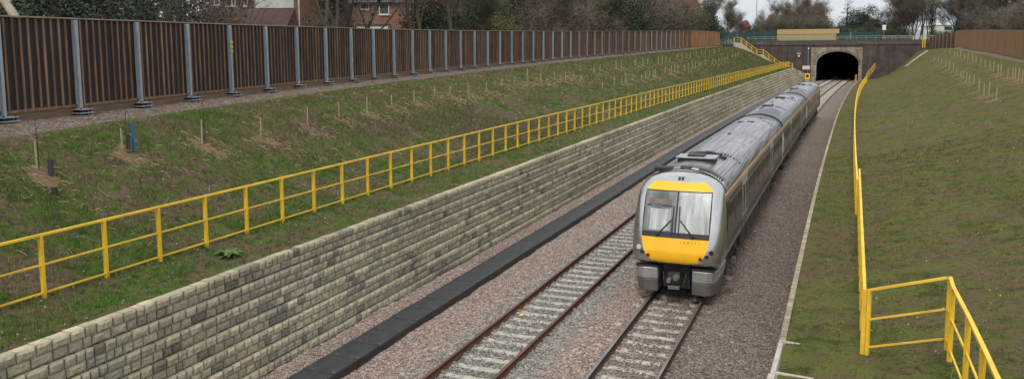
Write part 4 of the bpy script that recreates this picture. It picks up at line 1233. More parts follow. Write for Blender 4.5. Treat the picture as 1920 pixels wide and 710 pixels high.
# ------------------------------------------------------------------ train
OUT=[(0,1.02),(.9,1.02),(1.24,1.05),(1.30,1.14),(1.335,1.40),(1.345,1.8),(1.34,2.2),(1.325,2.6),(1.30,2.95),(1.27,3.10),(1.225,3.22),(1.13,3.37),(.98,3.50),(.78,3.61),(.55,3.69),(.28,3.74),(0,3.76)]
OUTLINE=[(u,z) for u,z in OUT]+[(-u,z) for u,z in OUT[-2:0:-1]]
OC=(0,2.25)
def out_r(u,z):
    """ratio of the distance from the centre to the outline distance in that direction"""
    du,dz=u-OC[0],z-OC[1]; d=math.hypot(du,dz)
    if d<1e-6: return 0
    n=len(OUTLINE)
    for i in range(n):
        a=OUTLINE[i];b=OUTLINE[(i+1)%n]
        ax,az=a[0]-OC[0],a[1]-OC[1];bx,bz=b[0]-OC[0],b[1]-OC[1]
        ex,ez=bx-ax,bz-az; den=du*ez-dz*ex
        if abs(den)<1e-9: continue
        t=(ax*ez-az*ex)/den; s=(ax*dz-az*du)/den
        if t>0 and -1e-6<=s<=1+1e-6: return 1/t
    return 1
NOSE=22.95
def yb(z):
    return lerp_tab([(.9,.06),(1.15,.0),(1.5,.02),(1.9,.12),(2.5,.34),(3.1,.60),(3.45,.84),(3.8,1.25)],z)
def face_y(u,z):
    r=min(out_r(u,z),1.0)
    return NOSE+yb(z)+.52*(1-math.sqrt(max(0,1-r**9)))+.05*(u/1.3)**2
def tr_pt(u,y,z,i=None): return (off(u+.0,y),y,z)
TRAIN=thing('train','silver three-carriage diesel train with yellow front heading towards the camera on the right track','train',(off(0,58),58,0))
def soot_at(u,y,spots):
    s=0
    for (us,ys,ru,ry,k) in spots:
        d=math.hypot((u-us)/ru,(y-ys)/ry); s=max(s,k*max(0,1-d))
    return s
SOOT=[(.25,46.0,1.1,2.6,1.6),(0.3,48.6,.95,4.2,1.7),(.25,69.6,1.1,3.0,1.6),(.3,73.0,1.0,4.5,1.7),(.3,25.0,1.3,.9,.9),(0,28.3,1.2,1.0,.8)]
def shell(name,y0,y1,nose,label=None):
    """body shell; nose True rounds the y0 end"""
    V=[];F=[];mi=[];so=[]
    n=len(OUTLINE)
    def seg_mat(i):
        a=OUTLINE[i];b=OUTLINE[(i+1)%n]; z=(a[1]+b[1])/2
        if z>3.10: return 1       # roof
        return 0
    rings=[]
    if nose:
        for r in (.12,.3,.5,.68,.8,.88,.93,.965,.985,1.0):
            ring=[]
            for (u,z) in OUTLINE:
                uu=OC[0]+(u-OC[0])*r;zz=OC[1]+(z-OC[1])*r
                ring.append((uu,face_y(uu,zz) if r<1 else NOSE+yb(zz)+.57,zz))
            rings.append(ring)
        ys=[NOSE+1.9]
    else: ys=[y0]
    y=ys[0]
    while y<y1-.01: y=min(y+.45,y1); ys.append(y)
    for y in ys: rings.append([(u,y,z) for u,z in OUTLINE])
    for rg in rings:
        for (u,y,z) in rg: V.append(tr_pt(u,y,z)); so.append(soot_at(u,y,SOOT) if z>3.0 else (.25*max(0,1-(z-1.0)/.25) if z<1.25 else 0))
    for j in range(len(rings)-1):
        for i in range(n):
            a=j*n+i;b=j*n+(i+1)%n
            F.append((a,b,b+n,a+n)[::-1])
            if nose and j<9: mi.append(2)
            elif nose and j==9: mi.append(2)
            else: mi.append(seg_mat(i))
    caps=[]
    if nose:
        V.append(tr_pt(0,face_y(0,2.25),2.25)); so.append(0); c=len(V)-1
        for i in range(n): caps.append(((i,c,(i+1)%n)))
    else: caps.append(tuple(range(n)))
    e=(len(rings)-1)*n; caps.append(tuple(range(e,e+n))[::-1])
    me=bpy.data.meshes.new(name); O=ORG[TRAIN.name]
    me.from_pydata([(p[0]-O[0],p[1]-O[1],p[2]-O[2]) for p in V],[],F+caps)
    for m in (M['silver'],M['troof'],M['nose_silver'],M['endwhite']): me.materials.append(m)
    mi+= [2 if (nose and k<n) else 3 for k in range(len(caps))]
    me.polygons.foreach_set('material_index',mi); me.polygons.foreach_set('use_smooth',[m!=3 for m in mi])
    at=me.attributes.new('soot','FLOAT','POINT'); at.data.foreach_set('value',so)
    ob=bpy.data.objects.new(name,me); COL.objects.link(ob); ob.parent=TRAIN; ORG[ob.name]=O
    if label: ob['label']=label
    return ob
def patch(name,par,mat,us,zs,halfw,lift,cu=0.0,thick=.01,bz=None):
    """a thin shell following the nose: halfw(z) gives the half width"""
    mb=MB(); nu,nz=us,zs; V=[]
    z0,z1=bz
    grid=[]
    for j in range(nz+1):
        z=z0+(z1-z0)*j/nz; hw=halfw(z)
        for i in range(nu+1):
            u=cu+(-hw[0]+(hw[0]+hw[1])*i/nu); grid.append((u,z))
    vs=[tr_pt(u,face_y(u,z)-lift,z) for u,z in grid]; m=nu+1
    fs=[(j*m+i,j*m+i+1,(j+1)*m+i+1,(j+1)*m+i) for j in range(nz) for i in range(nu)]
    k=len(vs); vs+=[tr_pt(u,face_y(u,z)+.01,z) for u,z in grid]
    edge=[i for i in range(m)]+[j*m+nu for j in range(1,nz+1)]+[nz*m+i for i in range(nu-1,-1,-1)]+[j*m for j in range(nz-1,0,-1)]
    for a,b in zip(edge,edge[1:]+edge[:1]): fs.append((b,a,a+k,b+k))
    mb.add(vs,fs); return mb.build(name,mat,par,smooth=False)
def side_panel(par,name,mat,y0,y1,z0,z1,lift,side,zn=4):
    mb=MB(); 
    zs=[z0+(z1-z0)*k/zn for k in range(zn+1)]
    def hw(z):
        return lerp_tab([(p[1],p[0]) for p in OUT[2:12]],z)
    ysn=max(1,int((y1-y0)/2.0)); ys=[y0+(y1-y0)*k/ysn for k in range(ysn+1)]
    vs=[tr_pt(side*(hw(z)+lift),y,z) for z in zs for y in ys]; m=len(ys)
    fs=[]
    for j in range(zn):
        for i in range(m-1):
            q=(j*m+i,j*m+i+1,(j+1)*m+i+1,(j+1)*m+i); fs.append(q if side>0 else q[::-1])
    k=len(vs); vs+=[tr_pt(side*(hw(z)-.01),y,z) for z in zs for y in ys]
    edge=[i for i in range(m)]+[j*m+m-1 for j in range(1,zn+1)]+[zn*m+i for i in range(m-2,-1,-1)]+[j*m for j in range(zn-1,0,-1)]
    for a,b in zip(edge,edge[1:]+edge[:1]): fs.append((b,a,a+k,b+k) if side>0 else (a,b,b+k,a+k))
    mb.add(vs,fs); return mb.build(name,mat,par)
def vent_row(par,y,u0,u1,n,z0fun,L=.30,name='roof_louvre'):
    mb=MB()
    for k in range(n):
        u=u0+(u1-u0)*k/(n-1); z=z0fun(u)
        mb.bar(tr_pt(u,y,z+.006),tr_pt(u,y+L,z+.006),.055,.03)
    return mb.build(name,M['black'],par)
def zroof(u):
    u=abs(u); t=[(p[0],p[1]) for p in OUT[::-1][:9]]
    return lerp_tab(t,u)
def carriage(idx,y0,y1,nose,rear_cab):
    sh=shell('carriage',y0,y1,nose,['leading carriage with yellow cab front','middle carriage','rear carriage'][idx])
    for s in (1,-1):
        ya=NOSE+1.2 if nose else y0+.35; yb_=y1-.35
        # doors
        L=23.4; d1=y0+6.2; d2=y0+17.0
        doors=[d1,d2]
        segs=[];cur=ya
        for d in doors: segs.append((cur,d-.82)); cur=d+.82
        segs.append((cur,yb_))
        for a,b in segs:
            side_panel(sh,'lower_panel',M['lowerside'],a,b,1.36,1.62,.004,s,2)
            side_panel(sh,'window_band',M['bandside'],a,b,1.625,2.93,.005,s,4)
            # windows as separate tinted panes
            n=max(1,int((b-a-.2)/1.75)); w=(b-a-.2)/n
            if b-a>1.2:
                for k in range(n):
                    side_panel(sh,'side_window',M['glass'],a+.1+k*w+.12,a+.1+(k+1)*w-.12,1.90,2.72,.012,s,2)
        for d in doors:
            dm=side_panel(sh,'door',M['doorframe'],d-.80,d+.80,1.12,3.0,.010,s,4)
            for q in (-.40,.40):
                side_panel(dm,'door_window',M['glass'],d+q-.24,d+q+.24,1.75,2.72,.016,s,2)
                side_panel(dm,'door_leaf',M['bandside'],d+q-.34,d+q+.34,1.16,1.68,.0145,s,2)
        side_panel(sh,'cantrail_line',M['gold'],(NOSE+1.2) if nose else y0+.1,y1-.05,3.03,3.095,.008,s,1)
        side_panel(sh,'end_strip',M['endwhite'],y1-.33,y1-.0,1.08,3.09,.012,s,3)
        if not nose: side_panel(sh,'end_strip',M['endwhite'],y0+.0,y0+.33,1.08,3.09,.012,s,3)
        if nose: side_panel(sh,'cab_side_window',M['glass'],NOSE+1.3,NOSE+1.9,2.0,2.85,.016,s,2)
    for ye in ([y1-.06] if nose else [y0+.06,y1-.06]):
        m2=MB()
        for a,b in zip(OUTLINE[7:25],OUTLINE[8:26]):
            if min(a[1],b[1])>3.0: m2.bar(tr_pt(a[0],ye,a[1]+.006),tr_pt(b[0],ye,b[1]+.006),.16,.05)
        m2.build('roof_seal',M['black'],sh)
    # roof equipment
    base=y0 if not nose else NOSE
    for u in (-1.02,1.02):
        mb=MB()
        ys=np.arange(base+2.2,y1-.2,2.0)
        for a,b in zip(ys,ys[1:]): mb.bar(tr_pt(u,a,zroof(u)+.012),tr_pt(u,b,zroof(u)+.012),.03,.025)
        mb.build('gutter_strip',M['roof_vent'],sh)
    if nose:
        vent_row(sh,base+1.72,.42,1.08,11,zroof,.34)
        m2=MB()
        m2.box(-.95,-.42,base+1.62,base+1.98,zroof(.7)-.02,zroof(.45)+.06,0,lambda u,y,z:tr_pt(u,y,z)); m2.build('roof_hatch',M['black'],sh,bevel=.03)
        m2=MB(); m2.box(-.18,.16,base+1.75,base+2.0,3.70,3.79,0,tr_pt); m2.build('roof_hatch',M['black'],sh,bevel=.02)
        m2=MB()
        for a,b in zip(OUTLINE[7:25],OUTLINE[8:26]):
            if min(a[1],b[1])>3.0: m2.bar(tr_pt(a[0],base+1.45,a[1]+.004),tr_pt(b[0],base+1.45,b[1]+.004),.05,.03)
        m2.build('roof_seal',M['black'],sh)
        # raised air conditioning deck
        m2=MB(); m2.box(-.66,.64,base+3.45,base+4.35,3.82,3.87,0,tr_pt); ac=m2.build('cooling_deck',M['roof_vent'],sh,bevel=.03)
        m2=MB(); m2.box(-.60,.58,base+3.5,base+4.3,3.60,3.82,0,tr_pt); m2.build('deck_support',M['black'],ac)
        m2=MB(); m2.box(-.30,.24,base+3.6,base+4.2,3.868,3.93,0,tr_pt); m2.build('deck_fan',M['black'],ac,bevel=.02)
        r=random.Random(2); m2=MB()
        for k in range(12):
            u=-.75+k*.11; y=base+5.1+r.uniform(-.05,.1); m2.box(u,u+.125,y,y+r.uniform(.25,.4),zroof(u)-.02,zroof(u)+.09,0,tr_pt)
        m2.build('pipework',M['black'],sh)
        details=[(.55,base+5.0,.42,.28),(-.1,base+12.3,.14,.22),(.35,base+21,.1,.15),(.1,base+18.5,.35,.25),(-.35,base+18.5,.3,.25)]
        vent_row(sh,base+5.9,.5,1.1,7,zroof,.22); vent_row(sh,base+20.0,.6,1.1,5,zroof,.3)
    else:
        details=[(-.35,base+4.5,.22,.6),(0,base+8.2,.12,.3),(-.3,base+11.2,.16,.35),(.1,base+14.5,.3,.3),(.5,base+17.5,.4,.22),(-.45,base+17.8,.2,.4),(0.2,base+21,.12,.3)]
        vent_row(sh,base+6.5,.3,.95,8,zroof,.6); vent_row(sh,base+15.8,.2,.9,8,zroof,.6)
        m2=MB(); m2.box(-.5,.15,base+6.4,base+7.4,3.66,3.82,0,tr_pt); m2.build('cooler_group',M['black'],sh,bevel=.02)
        m2=MB(); m2.box(-.5,.15,base+15.7,base+16.6,3.66,3.82,0,tr_pt); m2.build('cooler_group',M['black'],sh,bevel=.02)
    for (u,y,w,l) in details:
        m2=MB(); z=zroof(abs(u)+w*.5); m2.box(u-w/2,u+w/2,y,y+l,z-.05,zroof(u)+.035,0,tr_pt); m2.build('roof_vent',M['black'],sh,bevel=.015)
    # panel seams across the roof
    for y in np.arange(base+3.0,y1-1,3.4):
        m2=MB()
        for a,b in zip(OUTLINE[8:24],OUTLINE[9:25]):
            if min(a[1],b[1])>3.2: m2.bar(tr_pt(a[0],y,a[1]+.002),tr_pt(b[0],y,b[1]+.002),.018,.012)
        m2.build('roof_seam',M['roof_vent'],sh)
    # underframe
    u_=MB(); r=random.Random(idx)
    u_.box(-.9,.9,y0+1.2 if not nose else NOSE+1.2,y1-.4,.82,1.03,0,tr_pt)
    y=y0+6.2
    while y<y1-6.4:
        L=r.uniform(1.0,2.2); u_.box(-1.18,1.18,y,y+L-.22,r.uniform(.34,.5),1.0,0,tr_pt); y+=L
    u_.build('underframe_equipment',M['underframe'],sh)
    for yc_ in (y0+(3.9 if nose else 3.6),y1-3.6):
        b=MB()
        for s in (-1,1):
            b.box(s*1.05-.09,s*1.05+.09,yc_-1.75,yc_+1.75,.52,.74,0,tr_pt)
            for q in (-1.3,1.3):
                b.box(s*1.08-.12,s*1.08+.14,yc_+q-.17,yc_+q+.17,.36,.62,0,tr_pt)
                b.tube([tr_pt(s*.70,yc_+q,.42),tr_pt(s*.83,yc_+q,.42)],[.42,.42],18,1)
            b.tube([tr_pt(s*1.12,yc_-.3,.62),tr_pt(s*1.12,yc_-.3,.98)],.12,8,1)
            b.tube([tr_pt(s*1.12,yc_+.3,.62),tr_pt(s*1.12,yc_+.3,.98)],.12,8,1)
            b.box(s*1.15,s*1.32,yc_-.12,yc_+.12,.40,.58,2,tr_pt)
        for q in (-1.3,1.3): b.tube([tr_pt(-.8,yc_+q,.42),tr_pt(.8,yc_+q,.42)],.08,8,1)
        b.box(-.9,.9,yc_-.25,yc_+.25,.45,.80,0,tr_pt)
        b.build('bogie',[M['underframe'],M['rubber'],M['steel']],sh)
    return sh
lead=carriage(0,22.75,46.30,True,False)
mid_=carriage(1,46.62,69.95,False,False)
rear=carriage(2,70.27,93.85,False,False)
# gangways
for (a,b) in ((46.30,46.62),(69.95,70.27)):
    mb=MB(); mb.box(-.75,.75,a-.01,b+.01,1.1,3.3,0,tr_pt); mb.build('gangway',M['rubber'],TRAIN)
# ---- cab front
def lin(tab): return lambda z:(lerp_tab(tab,z),)*2
patch('lower_yellow_panel',lead,M['train_yellow'],24,14,lin([(1.17,.40),(1.19,.58),(1.23,.70),(1.30,.79),(1.42,.86),(1.6,.93),(1.9,.985)]),.012,bz=(1.17,1.90))
patch('upper_yellow_panel',lead,M['train_yellow'],24,8,lin([(3.2,.98),(3.28,.93),(3.36,.86),(3.42,.78),(3.45,.66)]),.012,bz=(3.215,3.45))
ws=patch('windscreen',lead,M['black'],24,14,lin([(1.9,.985),(2.5,1.0),(3.1,.99),(3.17,.975)]),.016,bz=(1.905,3.21))
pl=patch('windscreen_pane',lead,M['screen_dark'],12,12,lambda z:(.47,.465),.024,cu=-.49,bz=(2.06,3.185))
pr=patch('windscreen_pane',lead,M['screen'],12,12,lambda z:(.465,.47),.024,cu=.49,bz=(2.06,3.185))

def fpt(u,z,l): return tr_pt(u,face_y(u,z)-l,z)
for i,(u0,u1,z0,z1) in enumerate(((-.90,-.14,2.76,2.81),)):
    mb=MB(); mb.add([fpt(u0,z0,.032),fpt(u1,z0,.032),fpt(u1,z1,.032),fpt(u0,z1,.032)],[(0,1,2,3)]); mb.build('cab_frame',M['glass'],ws)
mb=MB(); mb.add([fpt(u,z,.036) for z in (2.84,2.98) for u in (-.86,-.62,-.38,-.16)],[(0,1,5,4),(1,2,6,5),(2,3,7,6)]); mb.build('brown_pane_reflection',M['reflect_tan'],ws)  # brown strip painted on as a reflection in the left pane
mb=MB(); mb.add([fpt(u,z,.034) for z in (2.10,2.70) for u in (-.78,-.6,-.4,-.16)],[(0,1,5,4),(1,2,6,5),(2,3,7,6)]); mb.build('pale_pane_reflection',M['screen'],ws)  # pale streaked patch, a painted reflection low on the left pane
# wipers
for s in (-1,1):
    a=fpt(s*.52,1.97,.05); b=fpt(s*.13,2.42,.07); mb=MB()
    mb.tube([a,b],[.024,.014],6); mb.tube([fpt(s*.52,1.97,.0),fpt(s*.52,1.97,.08)],.04,8)
    wp=mb.build('wiper',M['black'],ws)
    mb=MB(); mb.bar(fpt(s*.10,2.02,.05),fpt(s*.085,2.80,.05),.03,.03); mb.build('wiper_blade',M['rubber'],ws)
# lamps
for s in (-1,1):
    for (u,z,r,m,nm) in ((1.06,1.56,.075,'lamp_clear' if s<0 else 'glass','headlight'),(.94,1.44,.06,'glass','marker_light'),(.76,1.36,.06,'lamp_red','tail_light')):
        a=Vector(fpt(s*u,z,.0));b=Vector(fpt(s*u,z,.035)); mb=MB(); mb.tube([a,b],[r,r*.85],14); lp=mb.build(nm,M[m],lead)
mb=MB(); mb.box(-.10,.10,NOSE+.99,NOSE+1.06,3.50,3.58,0,tr_pt)
mb=MB(); 
for u0 in (-.09,.01): mb.add([fpt(u0,3.50,.012),fpt(u0+.075,3.50,.012),fpt(u0+.075,3.58,.012),fpt(u0,3.58,.012)],[(0,1,2,3)])
mb.build('top_marker_light',M['black'],lead)
# number painted on the yellow panel
def text_on_face(txt,u0,z0,h,gap):
    cu=bpy.data.curves.new('t','FONT'); cu.body=txt; cu.size=h*1.35; cu.space_character=gap
    ob=bpy.data.objects.new('t',cu); COL.objects.link(ob); dg=bpy.context.evaluated_depsgraph_get(); dg.update()
    me=ob.evaluated_get(dg).to_mesh(); mb=MB()
    vs=[fpt(u0+v.co.x,z0+v.co.y,.016) for v in me.vertices]; mb.add(vs,[tuple(p.vertices) for p in me.polygons])
    ob.to_mesh_clear() if False else None
    bpy.data.objects.remove(ob); return mb.build('unit_number',M['numgold'],lead)
M['numgold']=simple('faded_number_paint',(.42,.20,.02),rough=.5)
text_on_face('168111',.15,1.765,.085,1.9)
# fairings
def fairing(s):
    mb=MB(); prof=[(.50,23.16),(.95,23.10),(1.12,23.18),(1.22,23.40),(1.25,24.9),(.50,24.9)]
    for (z0,z1,k0,k1,mi) in ((.22,.60,.93,.97,1),(.602,.955,.97,1.0,0)):
        lo=[tr_pt(s*u*k0 if u>.5 else s*u,y+.05*(1-k0)*10*.3,z0) for u,y in prof]; hi=[tr_pt(s*u*k1 if u>.5 else s*u,y,z1) for u,y in prof]
        n=len(prof); fs=[tuple(range(n))[::-1],tuple(range(n,2*n))]+[(i,(i+1)%n,n+(i+1)%n,n+i) for i in range(n)]
        if s<0: fs=[f[::-1] for f in fs]
        mb.add(lo+hi,fs,mi)
    f=mb.build('front_fairing',[M['fairing_hi'],M['fairing_lo']],lead,bevel=.03)
    mb=MB(); mb.box(.50 if s>0 else -1.16,1.16 if s>0 else -.50,23.13,23.3,.956,1.018,0,tr_pt); mb.build('fairing_lip',M['black'],f)
fairing(-1); fairing(1)
# coupler
mb=MB()
mb.box(-.11,.11,23.15,24.2,.64,.84,0,tr_pt); mb.box(-.17,.17,23.0,23.2,.55,.86,0,tr_pt)
mb.tube([tr_pt(.08,22.80,.74),tr_pt(.08,23.0,.74)],[.05,.12],10,1); mb.tube([tr_pt(-.12,22.86,.66),tr_pt(-.12,23.0,.66)],[.07,.09],10,1)
mb.box(-.15,.18,22.93,23.1,.40,.50,1,tr_pt)
mb.tube([tr_pt(-.34,23.2,.85),tr_pt(-.3,23.05,.6),tr_pt(-.2,23.1,.45)],.018,6,0); mb.tube([tr_pt(.34,23.2,.85),tr_pt(.3,23.05,.6),tr_pt(.2,23.1,.45)],.018,6,0)
mb.build('coupler',[M['underframe'],M['steel']],lead,bevel=.012)
mb=MB(); mb.box(-.40,.40,23.5,24.0,.3,1.02,0,tr_pt); mb.build('coupler_recess',M['black'],lead)
# small step and yellow bracket on the side near the front bogie
mb=MB(); mb.box(1.28,1.44,24.6,25.0,.35,.39,0,tr_pt); mb.build('footstep',M['steel'],lead)
# tread brake / rail guard
# ------------------------------------------------------------------ houses
def gz(x,y):
    if y>YP: return 8.75
    if x<-10: return left_z(x,y)
    return right_z(x,y)
class Frame:
    """local frame facing the camera-ish: origin at (x,y), s along the facade to the right"""
    def __init__(s,x,y,rot): s.o=(x,y); s.c=math.cos(rot); s.s=math.sin(rot)
    def __call__(s,a,b,z): return (s.o[0]+a*s.c-b*s.s, s.o[1]+a*s.s+b*s.c, z)
def window(par,T,a0,a1,z0,z1,frame='white',mull=1):
    mb=MB(); w=.09
    mb.box(a0,a1,-.05,.03,z0,z0+w,0,T); mb.box(a0,a1,-.05,.03,z1-w,z1,0,T); mb.box(a0,a0+w,-.05,.03,z0+w,z1-w,0,T); mb.box(a1-w,a1,-.05,.03,z0+w,z1-w,0,T)
    mb.box(a0-.06,a1+.06,-.12,.02,z0-.07,z0-.002,0,T)
    for k in range(1,mull): 
        a=a0+(a1-a0)*k/mull; mb.box(a-.03,a+.03,-.045,.03,z0+w,z1-w,0,T)
    f=mb.build('window',M[frame],par)
    mb=MB(); mb.box(a0+w,a1-w,-.015,-.005,z0+w,z1-w,0,T); mb.build('pane',M['pane'],f); return f
def gable_roof(par,T,a0,a1,b0,b1,ze,zr_,mat,along='a',over=.35,name='roof'):
    mb=MB()
    if along=='a':
        bm=(b0+b1)/2
        vs=[T(a0-over,b0-over,ze-.15),T(a1+over,b0-over,ze-.15),T(a1+over,b1+over,ze-.15),T(a0-over,b1+over,ze-.15),T(a0-over,bm,zr_),T(a1+over,bm,zr_)]
        fs=[(0,1,5,4),(2,3,4,5),(0,4,3),(1,2,5),(0,3,2,1)]
    else:
        am=(a0+a1)/2
        vs=[T(a0-over,b0-over,ze-.15),T(a1+over,b0-over,ze-.15),T(a1+over,b1+over,ze-.15),T(a0-over,b1+over,ze-.15),T(am,b0-over,zr_),T(am,b1+over,zr_)]
        fs=[(0,4,5,3),(1,2,5,4),(0,1,4),(2,3,5),(0,3,2,1)]
    mb.add(vs,fs); return mb.build(name,M[mat],par)
def house(label,px0,px1,d,eave,wallm,roofm,depth=7,ridge=3.0,rot=None,along='a',cat='house',name='brick_house'):
    x0,y0=at_depth(px0,d);x1,y1=at_depth(px1,d); rot=math.atan2(y1-y0,x1-x0); L=math.hypot(x1-x0,y1-y0)
    T=Frame(x0,y0,rot); z0=gz(x0,y0)-.3
    t=thing(name,label,cat,(x0,y0,z0)); ORG[t.name]=(x0,y0,z0)
    mb=MB(); mb.box(0,L,0,depth,z0,eave,0,T); mb.build('wall',M[wallm],t)
    rf=gable_roof(t,T,0,L,0,depth,eave,eave+ridge,roofm,along)
    return t,T,L,z0,rf
def zpix(py,d,px=960):
    # height seen at picture row py at depth d
    v=CF+CR*((px-960)/F_PX)-CU*((py-CYP)/F_PX); return CAMZ+v.z*d
# 1 orange-red brick house with white windows
d=82; K=d/F_PX
t,T,L,z0,rf=house('orange brick house with two white framed windows behind the middle of the barrier',664,781,d,zpix(5,d,720),'redbrick','slate',7,2.6)
s=lambda px:(px-664)*K
window(t,T,s(681),s(699),zpix(20,d,690),zpix(8,d,690)); window(t,T,s(716.5),s(735),zpix(29,d,725),zpix(8.5,d,725))
mb=MB(); mb.box(-.3,L+.3,-.42,-.30,zpix(6.6,d,720),zpix(3.8,d,720),0,T); mb.build('gutter',M['roof_vent'],t)
mb=MB(); mb.box(s(679),s(736),-1.6,-.02,z0,zpix(49,d,700),0,T); mb.build('lean_to_wall',M['white'],t)
mb=MB(); mb.box(s(678),s(737),-1.75,-.02,zpix(49,d,700)+.002,zpix(47.5,d,700),0,T); mb.build('lean_to_roof',M['slate'],t)
mb=MB(); mb.tube([T(s(774),-.1,z0),T(s(774),-.1,zpix(6,d,774))],.06,6); mb.build('downpipe',M['white'],t)
# 2 white clad house with a brown tiled lower roof
d=62; K=d/F_PX
t,T,L,z0,rf=house('house with white cladding above a sloping brown tiled lower roof, left of the brick house',486,571,d,zpix(-35,d,520),'redbrick','rooftile',6,2.2,name='clad_house')
s=lambda px:(px-486)*K
mb=MB(); mb.box(s(489),s(559.5),-.06,-.003,zpix(17,d,520),zpix(-30,d,520),0,T); mb.build('white_cladding',M['cladding'],t)
mb=MB(); zz0,zz1=zpix(52,d,520),zpix(18,d,520); mb.add([T(-.4,-2.6,zz0),T(s(563),-2.6,zz0),T(s(561),-.07,zz1),T(-.4,-.07,zz1),T(-.4,-2.6,zz0-.2),T(s(563),-2.6,zz0-.2)],[(0,1,2,3),(4,5,1,0)]); mb.build('lower_roof',M['rooftile'],t)
mb=MB(); mb.box(-.2,s(562),-2.4,-.1,z0,zz0-.21,0,T); mb.build('garage_wall',M['darkredbrick'],t)
mb=MB(); mb.tube([T(s(569.5),-.12,z0),T(s(569.5),-.12,zpix(-30,d,570))],.05,6); mb.build('downpipe',M['white'],t)
# 3 dark red brick house with white sills further left
d=70; K=d/F_PX
t,T,L,z0,rf=house('dark red brick house with white window sills behind bare bushes, second house from the left',404,478,d,zpix(-38,d,440),'darkredbrick','rooftile',7,2.4)
s=lambda px:(px-404)*K
window(t,T,s(413),s(423.5),zpix(12,d,420),zpix(-16,d,420)); window(t,T,s(445),s(459),zpix(13.5,d,450),zpix(-16,d,450),mull=2); window(t,T,s(467),s(475.5),zpix(14,d,470),zpix(-20,d,470))
mb=MB(); mb.box(s(434),s(458),-.16,-.052,zpix(14,d,450)-.06,zpix(13,d,450),0,T); mb.build('sill_band',M['white'],t)
# 4 small brick house with pale eave
d=100; K=d/F_PX
t,T,L,z0,rf=house('small brick house with a pale eave seen through bare trees right of the white windows',868,905,d,zpix(24,d,890),'redbrick','slate',7,2.4)
mb=MB(); mb.box(-.5,L+1.2,-.45,-.36,zpix(25,d,890),zpix(22.3,d,890),0,T); mb.build('fascia',M['roof_vent'],t)
# 5 large red tiled building far behind with dormers and gable chimney
d=215; K=d/F_PX
t,T,L,z0,rf=house('large far red tiled building with three small bright rooflights',1160,1262,d,zpix(42,d,1200),'darkredbrick','redtile',14,8.5,name='red_roofed_building',cat='building')
s=lambda px:(px-1160)*K
for px in (1185,1204,1223):
    mb=MB(); a=s(px); zc_=zpix(7,d+5,px); mb.box(a-.35,a+.35,3.6,3.9,zc_-.55,zc_+.45,0,T); mb.build('rooflight',M['white'],t)
t,T,L,z0,rf=house('far red gabled house with a tall brick chimney beside dark evergreens',1246,1316,d-8,zpix(36,d,1280),'darkredbrick','redtile',12,10.5,along='b',name='gabled_house')
s=lambda px:(px-1246)*K
mb=MB(); mb.box(s(1298),s(1308.5),2.0,3.4,z0+5,zpix(-14,d,1300),0,T); mb.build('chimney',M['redbrick'],t)
A_=[T(-.4,-.5,zpix(36,d,1280)-.15),T(L/2,-.5,zpix(36,d,1280)+10.5)]
mb=MB(); mb.bar(T(L*.5,-.55,zpix(36,d,1280)+10.6),T(L+.4,-.55,zpix(36,d,1280)-.2),.12,.4); mb.build('bargeboard',M['hoard'],t)
window(t,T,s(1272),s(1286),zpix(36,d,1280),zpix(31,d,1280),mull=3)
# 6 little far house with chimney
d=270; K=d/F_PX
t,T,L,z0,rf=house('tiny dark red gabled house on the skyline behind the top of the yellow stairs',1389,1402,d,zpix(52,d,1395),'darkredbrick','redtile',6,2.2,along='b',name='gabled_house')
mb=MB(); mb.box(L*.3,L*.5,1,2,z0+4,zpix(38.5,d,1395),0,T); mb.build('chimney',M['redbrick'],t)
# 7 pale office block on the right
d=250; K=d/F_PX
x0,y0=at_depth(1747,d);x1,y1=at_depth(1774,d); T=Frame(x0,y0,math.atan2(y1-y0,x1-x0)); L=math.hypot(x1-x0,y1-y0); z0=8.7
t=thing('office_block','pale flat roofed building with a dark window band above the right barrier','building',(x0,y0,z0))
zt_=zpix(49,d,1760)
mb=MB(); mb.box(0,L,0,8,z0,zt_,0,T); mb.build('wall',M['cladding'],t)
mb=MB(); mb.box(L*.48,L*.97,-.06,-.003,zt_-1.35,zt_-.25,0,T); mb.build('window_band',M['leaf_dark'],t)
mb=MB(); mb.box(-.15,L+.15,-.12,8.1,zt_+.003,zt_+.2,0,T); mb.build('roof_edge',M['roof_vent'],t)
mb=MB(); mb.box(-3.4,-.3,.4,6,z0,zpix(56,d,1745),0,T); mb.build('annex',M['white'],t)
